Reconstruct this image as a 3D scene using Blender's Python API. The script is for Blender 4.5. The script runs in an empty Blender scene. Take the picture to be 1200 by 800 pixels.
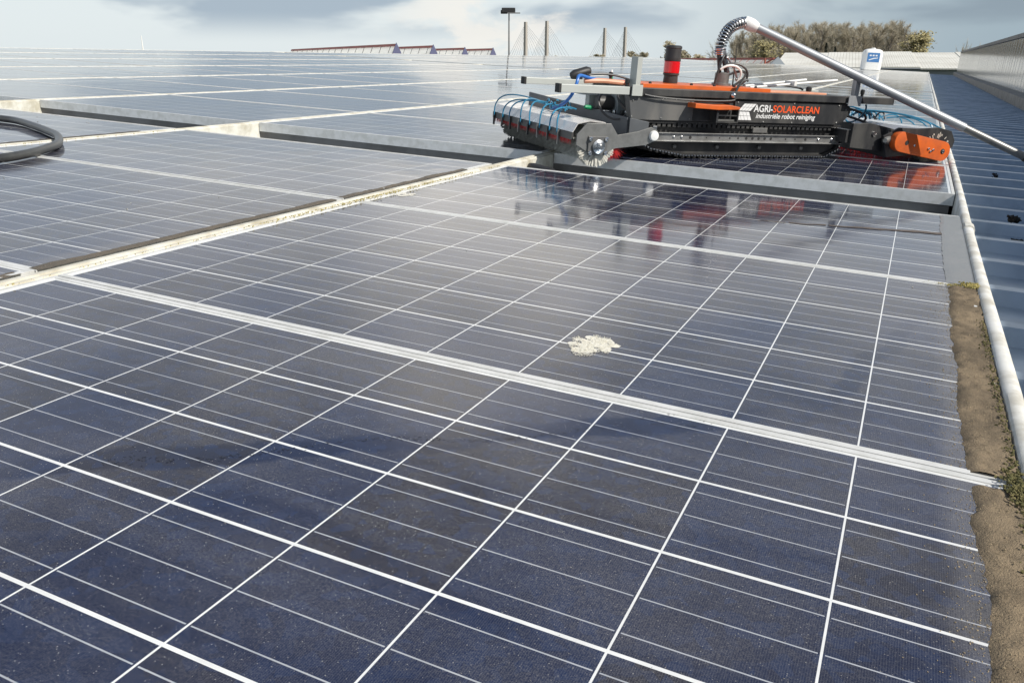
import bpy, bmesh, math, random
from mathutils import Matrix, Vector, noise
random.seed(7)
PI = math.pi
R = math.radians
SC = bpy.context.scene
COL = SC.collection

# ------------------------------------------------------------------ frame of the sloping roof
SLOPE = 2.79
M = Matrix.Rotation(R(SLOPE), 4, 'Y')          # roof frame (x down the slope, y along the eaves, z off the panels) -> world

# ------------------------------------------------------------------ camera
cam = bpy.data.cameras.new('camera'); camo = bpy.data.objects.new('camera', cam); COL.objects.link(camo)
cam.sensor_width = 36.0; cam.lens = 36.0 * 981.96 / 1200.0
cam.clip_start = 0.02; cam.clip_end = 9000
Rc = Matrix(((0.90439959, -0.18205952, 0.38589599), (0.4242124, 0.28640079, -0.85907999), (0.04588278, 0.94065345, 0.33625266))).to_4x4()
camo.matrix_world = M @ Matrix.Translation((1.411, -1.0285, 0.4602)) @ Rc
SC.camera = camo

# ------------------------------------------------------------------ sun + sky
SUN_EL, SUN_AZ = 40.0, -12.0                    # azimuth measured from +X towards +Y
sd = Vector((math.cos(R(SUN_EL)) * math.cos(R(SUN_AZ)), math.cos(R(SUN_EL)) * math.sin(R(SUN_AZ)), math.sin(R(SUN_EL))))
sun = bpy.data.lights.new('sun', 'SUN'); sun.energy = 5.0; sun.angle = R(0.53); sun.color = (1.0, 0.95, 0.87)
suno = bpy.data.objects.new('sun', sun); COL.objects.link(suno)
suno.rotation_euler = sd.to_track_quat('Z', 'Y').to_euler()
SC.view_settings.view_transform = 'Standard'; SC.view_settings.look = 'None'
SC.view_settings.exposure = 0.0; SC.view_settings.gamma = 1.0


class NT:
    """tiny node-tree writer"""
    def __init__(s, tree):
        s.t = tree; s.n = tree.nodes; s.l = tree.links
    def node(s, typ, **kw):
        n = s.n.new(typ)
        for k, v in kw.items(): setattr(n, k, v)
        return n
    def put(s, sock, v):
        if v is None: return
        if hasattr(v, 'is_output'): s.l.new(v, sock)
        else:
            if hasattr(sock, 'default_value'):
                try: sock.default_value = v
                except Exception: sock.default_value = (*v, 1.0)
    def math(s, op, a, b=None, c=None, clamp=False):
        n = s.node('ShaderNodeMath', operation=op, use_clamp=clamp)
        s.put(n.inputs[0], a); s.put(n.inputs[1], b)
        if c is not None: s.put(n.inputs[2], c)
        return n.outputs[0]
    def mix(s, f, a, b, blend='MIX'):
        n = s.node('ShaderNodeMix', data_type='RGBA', blend_type=blend)
        s.put(n.inputs[0], f); s.put(n.inputs[6], a); s.put(n.inputs[7], b)
        return n.outputs[2]
    def ramp(s, x, lo, hi, a=0.0, b=1.0, smooth=True):
        n = s.node('ShaderNodeMapRange', interpolation_type='SMOOTHSTEP' if smooth else 'LINEAR')
        s.put(n.inputs[0], x); s.put(n.inputs[1], lo); s.put(n.inputs[2], hi); s.put(n.inputs[3], a); s.put(n.inputs[4], b)
        return n.outputs[0]
    def noise(s, vec, scale, detail=3.0, rough=0.55, dist=0.0):
        n = s.node('ShaderNodeTexNoise')
        s.put(n.inputs['Vector'], vec); s.put(n.inputs['Scale'], scale); s.put(n.inputs['Detail'], detail)
        s.put(n.inputs['Roughness'], rough); s.put(n.inputs['Distortion'], dist)
        return n.outputs[0]
    def scale(s, vec, sc, off=(0, 0, 0)):
        n = s.node('ShaderNodeMapping'); s.put(n.inputs[0], vec)
        n.inputs['Scale'].default_value = sc; n.inputs['Location'].default_value = off
        return n.outputs[0]
    def sep(s, vec):
        n = s.node('ShaderNodeSeparateXYZ'); s.put(n.inputs[0], vec); return n.outputs
    def comb(s, x, y, z):
        n = s.node('ShaderNodeCombineXYZ')
        for i, v in enumerate((x, y, z)): s.put(n.inputs[i], v)
        return n.outputs[0]
    def bump(s, h, strength=0.3, distance=0.002):
        n = s.node('ShaderNodeBump'); s.put(n.inputs['Height'], h)
        n.inputs['Strength'].default_value = strength; n.inputs['Distance'].default_value = distance
        return n.outputs[0]


world = bpy.data.worlds.new('World'); SC.world = world; world.use_nodes = True
wt = NT(world.node_tree); wt.n.clear()
wo = wt.node('ShaderNodeOutputWorld'); bg = wt.node('ShaderNodeBackground'); bg.inputs['Strength'].default_value = 0.1
sky = wt.node('ShaderNodeTexSky', sky_type='NISHITA', sun_disc=False, sun_elevation=R(SUN_EL), sun_rotation=R(90.0 - SUN_AZ))
sky.air_density = 1.0; sky.dust_density = 1.6
tc = wt.node('ShaderNodeTexCoord'); D = tc.outputs['Generated']
dx, dy, dz = wt.sep(D)
az = wt.math('ARCTAN2', dx, dy)                 # 0 along +Y (the eaves), negative to the left
el = wt.math('ARCSINE', dz)
K = 10.0                                        # background strength 0.1 -> colours below are radiances times K
def rad(c): return tuple(v * K for v in c) + (1.0,)
P1 = wt.comb(wt.math('MULTIPLY', az, 5.0), wt.math('MULTIPLY', el, 17.0), 0.35)
n1 = wt.noise(P1, 1.0, 4.0, 0.48, 0.25)
P2 = wt.comb(wt.math('MULTIPLY', az, 3.0), wt.math('MULTIPLY', el, 7.0), 4.2)
n2 = wt.noise(P2, 1.0, 4.0, 0.5, 0.2)
# thin veil over the whole sky, whiter to the left of the eaves line and near the horizon, slate to the right
side = wt.ramp(az, -0.42, 0.10)
veil = wt.mix(side, rad((0.80, 0.87, 0.89)), rad((0.37, 0.47, 0.54)))
up = wt.ramp(el, 0.03, 0.60)
veil_mid = wt.mix(wt.ramp(n2, 0.35, 0.65), rad((0.60, 0.68, 0.78)), rad((0.98, 0.98, 0.96)))
veil_hi = wt.mix(wt.ramp(n2, 0.45, 0.75), rad((0.11, 0.18, 0.30)), rad((0.33, 0.38, 0.43)))
veil_m2 = wt.mix(wt.ramp(el, 0.36, 0.62), veil_mid, veil_hi)
veil = wt.mix(wt.ramp(el, 0.06, 0.22), veil, veil_m2)
skyc = wt.mix(wt.math('SUBTRACT', 0.92, wt.math('MULTIPLY', up, 0.30)), sky.outputs[0], veil)
# grey cloud bases and bright cumulus tops
grey_m = wt.math('MULTIPLY', wt.ramp(wt.math('ADD', n1, wt.math('MULTIPLY', wt.math('MULTIPLY', wt.ramp(az, -0.92, -0.72), wt.ramp(az, -0.46, -0.58)), 0.16)), 0.50, 0.66), wt.math('MULTIPLY', wt.ramp(el, 0.016, 0.052), wt.ramp(el, 0.20, 0.10)))
# a tall bright cloud bank over the middle of the roof, seen mostly as glare on the panels
bank = wt.math('MULTIPLY', wt.math('MULTIPLY', wt.ramp(az, -0.66, -0.50), wt.ramp(az, -0.22, -0.38)), wt.math('MULTIPLY', wt.ramp(el, 0.09, 0.17), wt.ramp(el, 0.58, 0.42)))
skyc = wt.mix(wt.math('MULTIPLY', bank, wt.ramp(n2, 0.28, 0.55)), skyc, rad((1.45, 1.40, 1.30)))
skyc = wt.mix(wt.math('MULTIPLY', grey_m, 0.9), skyc, wt.mix(side, rad((0.37, 0.46, 0.55)), rad((0.28, 0.35, 0.41))))
P3 = wt.comb(wt.math('MULTIPLY', az, 11.0), wt.math('MULTIPLY', el, 26.0), 7.7)
n3 = wt.noise(P3, 1.0, 6.0, 0.6, 0.3)
band = wt.math('MULTIPLY', wt.ramp(az, -0.62, -0.50), wt.ramp(az, -0.30, -0.42))
white_m = wt.math('MULTIPLY', wt.ramp(n3, 0.43, 0.60), wt.math('MULTIPLY', band, wt.ramp(el, 0.30, 0.02)))
skyc = wt.mix(wt.math('MULTIPLY', white_m, 0.8), skyc, rad((0.93, 0.90, 0.84)))
wt.l.new(skyc, bg.inputs['Color']); wt.l.new(bg.outputs[0], wo.inputs[0])


# ------------------------------------------------------------------ materials
def mat(name, base, rough=0.5, metal=0.0, var=0.0, vscale=30.0, var2=None, bump=0.0, bscale=200.0, spec=0.5, coat=0.0, stretch=(1, 1, 1), trans=0.0):
    m = bpy.data.materials.new(name); m.use_nodes = True
    t = NT(m.node_tree); b = t.n['Principled BSDF']
    co = t.node('ShaderNodeTexCoord').outputs['Object']
    co = t.scale(co, stretch)
    c = tuple(base) + (1.0,)
    if var > 0:
        n = t.noise(co, vscale, 5.0, 0.6)
        alt = tuple(var2) + (1.0,) if var2 else tuple(v * 0.45 for v in base) + (1.0,)
        f = t.math('MULTIPLY', t.ramp(n, 0.35, 0.70), var)
        c = t.mix(f, c, alt)
        t.put(b.inputs['Roughness'], t.math('ADD', rough - 0.08, t.math('MULTIPLY', n, 0.16)))
    else:
        b.inputs['Roughness'].default_value = rough
    t.put(b.inputs['Base Color'], c)
    b.inputs['Metallic'].default_value = metal
    b.inputs['Specular IOR Level'].default_value = spec
    b.inputs['Coat Weight'].default_value = coat
    if trans: b.inputs['Transmission Weight'].default_value = trans
    if bump > 0:
        t.put(b.inputs['Normal'], t.bump(t.noise(co, bscale, 4.0, 0.6), bump, 0.003))
    return m


PX, PY = 0.158, 0.161                            # cell pitch along x and y
CELLS_X, CELLS_Y = 10, 6

def panel_glass(name, rough, dust_lo, dust_hi, right_dust):
    """framed poly-silicon cells under a glass sheet; cells, ribbons and fingers are the printed pattern of the thing itself"""
    m = bpy.data.materials.new(name); m.use_nodes = True
    t = NT(m.node_tree); b = t.n['Principled BSDF']; out = t.n['Material Output']
    co = t.node('ShaderNodeTexCoord').outputs['Object']
    info = t.node('ShaderNodeObjectInfo'); rnd = info.outputs['Random']; loc = info.outputs['Location']
    x, y, z = t.sep(co)
    gx = t.math('DIVIDE', x, PX); gy = t.math('DIVIDE', y, PY)
    ix = t.math('FLOOR', gx); iy = t.math('FLOOR', gy)
    fx = t.math('SUBTRACT', gx, ix); fy = t.math('SUBTRACT', gy, iy)
    ex = t.math('SUBTRACT', 0.5, t.math('ABSOLUTE', t.math('SUBTRACT', fx, 0.5)))   # distance to the cell edge, in cells
    ey = t.math('SUBTRACT', 0.5, t.math('ABSOLUTE', t.math('SUBTRACT', fy, 0.5)))
    gapx = t.math('LESS_THAN', ex, 0.0011 / PX); gapy = t.math('LESS_THAN', ey, 0.0022 / PY)
    outx = t.math('GREATER_THAN', t.math('ABSOLUTE', t.math('SUBTRACT', x, 0.79)), 0.79)
    outy = t.math('GREATER_THAN', t.math('ABSOLUTE', t.math('SUBTRACT', y, 0.483)), 0.483)
    gap = t.math('MAXIMUM', t.math('MAXIMUM', gapx, gapy), t.math('MAXIMUM', outx, outy))
    # three ribbons per cell
    tb = t.math('SUBTRACT', t.math('FRACT', t.math('MULTIPLY', fy, 3.0)), 0.5)
    bus = t.math('LESS_THAN', t.math('ABSOLUTE', tb), 0.0008 / PY * 3.0)
    bus = t.math('MULTIPLY', bus, t.math('GREATER_THAN', ex, 0.018))
    # fingers, across the ribbons
    fin = t.math('POWER', t.math('ABSOLUTE', t.math('SINE', t.math('MULTIPLY', x, PI / 0.0021))), 12.0)
    # cell colour: each wafer its own tint, with crystal grains
    wn = t.node('ShaderNodeTexWhiteNoise', noise_dimensions='3D')
    t.put(wn.inputs['Vector'], t.comb(ix, iy, t.math('MULTIPLY', rnd, 97.0)))
    vor = t.node('ShaderNodeTexVoronoi', feature='F1'); vor.inputs['Scale'].default_value = 75.0
    t.put(vor.inputs['Vector'], co)
    grain = t.sep(vor.outputs['Color'])[0]
    c = t.mix(t.ramp(wn.outputs[0], 0.25, 0.75), (0.004, 0.0098, 0.040, 1), (0.0130, 0.0124, 0.024, 1))
    c = t.mix(t.math('MULTIPLY', t.math('POWER', grain, 2.0), 0.6), c, (0.010, 0.025, 0.080, 1))
    c = t.mix(t.math('MULTIPLY', fin, 0.10), c, (0.30, 0.32, 0.36, 1))
    c = t.mix(bus, c, t.mix(t.noise(co, 26.0, 3.0, 0.6), (0.24, 0.26, 0.30, 1), (0.56, 0.58, 0.61, 1)))
    c = t.mix(gap, c, t.mix(t.noise(co, 38.0, 3.0, 0.6), (0.62, 0.63, 0.63, 1), (0.92, 0.93, 0.91, 1)))
    t.put(b.inputs['Base Color'], c)
    b.inputs['Roughness'].default_value = 0.6; b.inputs['Specular IOR Level'].default_value = 0.0
    b.inputs['Coat Weight'].default_value = 1.0; b.inputs['Coat IOR'].default_value = 1.5
    # roof-wide coordinates, so that the film of dust runs on from panel to panel
    va = t.node('ShaderNodeVectorMath', operation='ADD'); t.put(va.inputs[0], co); t.put(va.inputs[1], loc)
    W = va.outputs[0]
    film = t.noise(W, 2.3, 6.0, 0.62, 0.6)
    streak = t.noise(t.scale(W, (3.0, 16.0, 1.0)), 1.0, 5.0, 0.6, 0.8)
    f2 = t.math('ADD', t.math('MULTIPLY', film, 0.65), t.math('MULTIPLY', streak, 0.35))
    dust = t.ramp(f2, 0.34, 0.66, dust_lo, dust_hi)
    fine = t.noise(W, 420.0, 3.0, 0.7)
    # two swipes where a brush or a hand has taken the dust off
    wx, wy, wz = t.sep(W)
    wob = t.math('MULTIPLY', t.math('SUBTRACT', t.noise(W, 7.0, 4.0, 0.65), 0.5), 0.085)
    def swipe(x0, y0, k, cosk, wid, xa, xb):
        d = t.math('MULTIPLY', t.math('SUBTRACT', wy, t.math('ADD', y0 - k * x0, t.math('MULTIPLY', wx, k))), cosk)
        d = t.math('ABSOLUTE', t.math('ADD', d, wob))
        return t.math('MULTIPLY', t.ramp(d, wid, wid * 0.55), t.math('MULTIPLY', t.ramp(wx, xa - 0.05, xa + 0.03), t.ramp(wx, xb + 0.05, xb - 0.03)))
    wipe = t.math('MAXIMUM', swipe(0.646, -0.467, 0.80, 0.78, 0.034, 0.60, 1.28), swipe(1.398, 0.291, 4.08, 0.238, 0.020, 1.37, 1.53))
    dust = t.math('MULTIPLY', dust, t.math('SUBTRACT', 1.0, t.math('MULTIPLY', wipe, 0.9)))
    grainy = t.noise(W, 1100.0, 1.0, 0.5)
    dust = t.math('MULTIPLY', dust, t.math('MULTIPLY', t.ramp(fine, 0.30, 0.72, 0.45, 1.7), t.ramp(grainy, 0.35, 0.68, 0.35, 1.8)))
    # loose grit: small pale specks
    v2 = t.node('ShaderNodeTexVoronoi', feature='F1'); v2.inputs['Scale'].default_value = 430.0; t.put(v2.inputs['Vector'], t.scale(W, (1, 1, 0.2)))
    sz = t.sep(v2.outputs['Color'])
    speck = t.math('MULTIPLY', t.math('LESS_THAN', v2.outputs['Distance'], t.math('MULTIPLY', sz[0], 0.30)), t.math('GREATER_THAN', sz[1], 0.80))
    v3 = t.node('ShaderNodeTexVoronoi', feature='F1'); v3.inputs['Scale'].default_value = 48.0; t.put(v3.inputs['Vector'], W)
    s3 = t.sep(v3.outputs['Color'])
    speck3 = t.math('MULTIPLY', t.math('LESS_THAN', v3.outputs['Distance'], t.math('MULTIPLY', s3[0], 0.055)), t.math('GREATER_THAN', s3[1], 0.965))
    sp = t.math('MULTIPLY', t.math('MAXIMUM', speck, speck3), 0.42 if dust_hi > 0.03 else 0.10)
    # more dust where dirty water stops at the low, right-hand edge
    edge = t.ramp(t.math('ADD', x, t.math('MULTIPLY', t.math('SUBTRACT', film, 0.5), 0.12)), 1.512, 1.542, 0.0, right_dust)
    edge = t.math('MULTIPLY', edge, t.ramp(t.noise(W, 900.0, 2.0, 0.6), 0.36, 0.66, 0.5, 1.35))
    dust = t.math('MAXIMUM', t.math('ADD', dust, edge), sp, clamp=True)
    t.put(b.inputs['Coat Roughness'], t.math('ADD', rough, t.math('MULTIPLY', dust, 0.5)))
    wav = t.noise(t.scale(W, (1.0, 1.0, 1.0)), 3.2, 2.0, 0.5)
    t.put(b.inputs['Coat Normal'], t.bump(t.math('ADD', wav, t.math('MULTIPLY', t.noise(W, 45.0, 3.0), 0.035)), 0.10, 0.02))
    df = t.node('ShaderNodeBsdfDiffuse'); t.put(df.inputs['Color'], t.mix(t.noise(W, 9.0, 3.0), (0.36, 0.34, 0.31, 1), (0.55, 0.53, 0.49, 1)))
    mx = t.node('ShaderNodeMixShader'); t.put(mx.inputs[0], dust); t.l.new(b.outputs[0], mx.inputs[1]); t.l.new(df.outputs[0], mx.inputs[2])
    t.l.new(mx.outputs[0], out.inputs[0])
    return m

G_DUSTY = panel_glass('dusty_panel_glass', 0.11, 0.005, 0.100, 0.15)
G_WET = panel_glass('wet_panel_glass', 0.085, 0.0, 0.022, 0.03)
G_FAR = panel_glass('rinsed_panel_glass', 0.035, 0.01, 0.05, 0.05)

ALU = mat('anodised_aluminium', (0.70, 0.70, 0.68), 0.45, 0.1, 0.6, 25.0, (0.50, 0.50, 0.46), 0.05, 300)
ALU_SIDE = mat('frame_side_aluminium', (0.50, 0.52, 0.49), 0.5, 0.25, 0.4, 8.0, (0.40, 0.42, 0.39))
CREAM = mat('weathered_white_strip', (0.70, 0.68, 0.60), 0.55, 0.0, 0.85, 11.0, (0.40, 0.36, 0.26), 0.15, 120)
TRIM = mat('weathered_white_edge', (0.80, 0.79, 0.74), 0.65, 0.0, 0.85, 14.0, (0.46, 0.43, 0.35), 0.15, 90)
SEAL = mat('black_seal', (0.02, 0.02, 0.02), 0.7)
STEEL_BLUE = mat('blue_grey_sheet', (0.32, 0.40, 0.49), 0.32, 0.30, 0.7, 5.0, (0.18, 0.235, 0.30), 0.1, 40)
CLAD = mat('glossy_cladding', (0.22, 0.26, 0.30), 0.15, 0.75, 0.5, 2.0, (0.12, 0.15, 0.18), 0.0, 5.0, stretch=(1, 3.0, 0.2))
FLASH = mat('dull_flashing', (0.20, 0.19, 0.175), 0.6, 0.1, 0.7, 6.0, (0.11, 0.10, 0.09))
BLACK_RUB = mat('black_rubber', (0.017, 0.017, 0.018), 0.5, 0.0, 0.4, 40.0, (0.04, 0.038, 0.035), 0.2, 150)
HOSE = mat('hose_rubber', (0.035, 0.036, 0.036), 0.34, 0.0, 0.6, 12.0, (0.085, 0.085, 0.078), 0.1, 200)
BODY = mat('dark_plastic', (0.020, 0.021, 0.024), 0.45, 0.0, 0.9, 9.0, (0.075, 0.073, 0.068), 0.12, 90, stretch=(1, 1, 0.35))
BODY_GREY = mat('grey_plastic', (0.085, 0.088, 0.09), 0.5, 0.0, 0.9, 11.0, (0.15, 0.145, 0.135), 0.1, 90, stretch=(1, 1, 0.3))
GUARD = mat('grey_rubber_board', (0.13, 0.14, 0.15), 0.5, 0.0, 0.4, 12.0, (0.085, 0.09, 0.095))
PALE_BOX = mat('pale_grey_housing', (0.36, 0.40, 0.40), 0.45, 0.1, 0.5, 15.0, (0.24, 0.26, 0.26))
ORANGE = mat('orange_paint', (0.66, 0.125, 0.018), 0.45, 0.0, 0.7, 14.0, (0.42, 0.09, 0.025), 0.04, 200)
PALE_ORANGE = mat('faded_orange', (0.72, 0.33, 0.20), 0.5, 0.0, 0.5, 20.0, (0.5, 0.2, 0.12))
RED = mat('red_bristle', (0.55, 0.012, 0.012), 0.55, 0.0, 0.5, 60.0, (0.30, 0.01, 0.01))
LENS = mat('red_lens', (0.62, 0.006, 0.010), 0.12, 0.0, 0.0, spec=0.7, coat=0.6)
HOOD = mat('brushed_hood_metal', (0.84, 0.82, 0.80), 0.27, 0.4, 0.55, 9.0, (0.55, 0.52, 0.49), 0.08, 30)
PLATE = mat('zinc_plate', (0.26, 0.26, 0.25), 0.42, 0.6, 0.6, 25.0, (0.15, 0.15, 0.145), 0.06, 120)
RAILM = mat('rail_aluminium', (0.42, 0.42, 0.41), 0.36, 0.7, 0.7, 18.0, (0.20, 0.195, 0.185), 0.1, 100)
STEEL = mat('bright_steel', (0.70, 0.70, 0.70), 0.22, 1.0, 0.4, 30.0, (0.4, 0.4, 0.4))
BRISTLE = mat('pale_bristle', (0.62, 0.60, 0.53), 0.75, 0.0, 0.6, 90.0, (0.34, 0.33, 0.29))
BRISTLE_DK = mat('grey_bristle', (0.50, 0.50, 0.46), 0.8, 0.0, 0.6, 60.0, (0.28, 0.28, 0.25))
BLUE_TUBE = mat('blue_tube', (0.035, 0.24, 0.40), 0.3, 0.0, 0.6, 14.0, (0.02, 0.10, 0.18))
BLUE_HOSE = mat('blue_hose', (0.035, 0.16, 0.50), 0.35, 0.0, 0.3, 30.0, (0.02, 0.10, 0.36))
WHITE = mat('white_plastic', (0.80, 0.80, 0.78), 0.45, 0.0, 0.35, 20.0, (0.62, 0.62, 0.58))
INK_WHITE = mat('white_lettering', (0.78, 0.78, 0.77), 0.5)
INK_ORANGE = mat('orange_lettering', (0.82, 0.10, 0.02), 0.5)
GREEN = mat('green_connector', (0.02, 0.28, 0.12), 0.4)
POLE = mat('pole_aluminium', (0.40, 0.42, 0.44), 0.48, 0.55, 0.5, 40.0, (0.28, 0.28, 0.28), stretch=(1, 1, 0.2))
LABEL_BLUE = mat('blue_label', (0.06, 0.20, 0.46), 0.5)

def dirt_material(name, a, b_, rough, wet):
    m = bpy.data.materials.new(name); m.use_nodes = True
    t = NT(m.node_tree); p = t.n['Principled BSDF']; co = t.node('ShaderNodeTexCoord').outputs['Object']
    n1 = t.noise(co, 9.0, 5.0, 0.6); n2 = t.noise(co, 130.0, 4.0, 0.75); n3 = t.noise(co, 520.0, 2.0, 0.7)
    c = t.mix(t.ramp(n1, 0.3, 0.7), a, b_)
    c = t.mix(t.ramp(n2, 0.52, 0.75), c, tuple(v * 0.42 for v in a[:3]) + (1,))
    c = t.mix(t.ramp(n3, 0.58, 0.74, 0.0, 0.55), c, (0.46, 0.38, 0.25, 1))
    t.put(p.inputs['Base Color'], c); p.inputs['Roughness'].default_value = rough; p.inputs['Specular IOR Level'].default_value = wet
    h = t.math('ADD', t.math('MULTIPLY', n2, 0.7), t.math('MULTIPLY', n3, 0.5))
    t.put(p.inputs['Normal'], t.bump(h, 0.8 if wet < 0.4 else 0.08, 0.004))
    return m
DIRT = dirt_material('dry_dirt', (0.29, 0.225, 0.15, 1), (0.15, 0.12, 0.085, 1), 0.95, 0.1)
MUD = dirt_material('wet_silt', (0.125, 0.12, 0.118, 1), (0.10, 0.10, 0.10, 1), 0.10, 0.6)
SILT = dirt_material('damp_silt', (0.17, 0.14, 0.105, 1), (0.12, 0.105, 0.085, 1), 0.7, 0.3)
STREAK = dirt_material('streak_silt', (0.12, 0.09, 0.07, 1), (0.09, 0.07, 0.055, 1), 0.5, 0.4)
CRUST = mat('pale_crust', (0.42, 0.41, 0.37), 0.9, 0.0, 0.7, 60.0, (0.24, 0.22, 0.18), 0.5, 300)
MOSS = mat('yellow_lichen', (0.44, 0.37, 0.13), 0.9, 0.0, 0.8, 60.0, (0.17, 0.15, 0.05), 0.4, 300)
MOSS_DK = mat('dark_moss', (0.085, 0.085, 0.03), 0.95, 0.0, 0.8, 60.0, (0.20, 0.17, 0.07), 0.4, 300)
WETLINE = mat('dark_wet_line', (0.010, 0.012, 0.022), 0.25)
MOSS_GRIT = mat('tan_grit', (0.40, 0.32, 0.20), 0.9, 0.0, 0.7, 60.0, (0.22, 0.17, 0.11))
GUANO = mat('cream_dropping', (0.80, 0.78, 0.70), 0.85, 0.0, 0.8, 160.0, (0.68, 0.64, 0.52), 0.6, 400)
LITTER = mat('leaf_litter', (0.018, 0.015, 0.012), 0.9)
GRASS = mat('field_grass', (0.075, 0.095, 0.035), 0.9, 0.0, 0.8, 0.02, (0.11, 0.10, 0.05))
BARK = mat('grey_bark', (0.24, 0.21, 0.185), 0.9, 0.0, 0.6, 0.8, (0.07, 0.06, 0.05))
TWIG = mat('bare_twigs', (0.48, 0.43, 0.33), 0.9, 0.0, 0.7, 0.10, (0.36, 0.31, 0.23))
LEAF_YG = mat('spring_leaves', (0.36, 0.31, 0.15), 0.8, 0.0, 0.8, 0.35, (0.24, 0.215, 0.10))
LEAF_DK = mat('conifer_needles', (0.022, 0.032, 0.022), 0.9, 0.0, 0.6, 0.8, (0.045, 0.05, 0.03))
FIBRE = mat('pale_fibre_cement', (0.70, 0.69, 0.63), 0.75, 0.0, 0.7, 0.35, (0.50, 0.48, 0.42), 0.2, 6.0)
GREY_WALL = mat('grey_hall_wall', (0.20, 0.23, 0.26), 0.6, 0.0, 0.4, 0.6, (0.15, 0.17, 0.19))
GLAZING = mat('opal_glazing', (0.80, 0.80, 0.76), 0.35, 0.0, 0.3, 0.8, (0.66, 0.68, 0.66))
t_ = NT(GLAZING.node_tree); _o = t_.n['Material Output']; _p = t_.n['Principled BSDF']
_tr = t_.node('ShaderNodeBsdfTranslucent'); _tr.inputs['Color'].default_value = (0.98, 0.98, 0.95, 1); _mx = t_.node('ShaderNodeMixShader'); _mx.inputs[0].default_value = 0.88
t_.l.new(_p.outputs[0], _mx.inputs[1]); t_.l.new(_tr.outputs[0], _mx.inputs[2]); t_.l.new(_mx.outputs[0], _o.inputs[0])
RED_STEEL = mat('red_capping', (0.48, 0.13, 0.08), 0.55, 0.0, 0.5, 0.6, (0.22, 0.045, 0.035))
VIOLET = mat('shade_violet_gable', (0.10, 0.105, 0.19), 0.6)  # shade on the gable ends painted in as dark blue-violet
CONCRETE = mat('pylon_concrete', (0.40, 0.37, 0.33), 0.85, 0.0, 0.4, 0.05, (0.30, 0.28, 0.26))
CABLE = mat('stay_cable', (0.30, 0.33, 0.36), 0.6)
LAMP_POST = mat('galvanised_post', (0.16, 0.16, 0.16), 0.6)
WALLM = mat('warehouse_wall', (0.28, 0.29, 0.30), 0.6, 0.0, 0.4, 0.5, (0.22, 0.22, 0.23))


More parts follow.
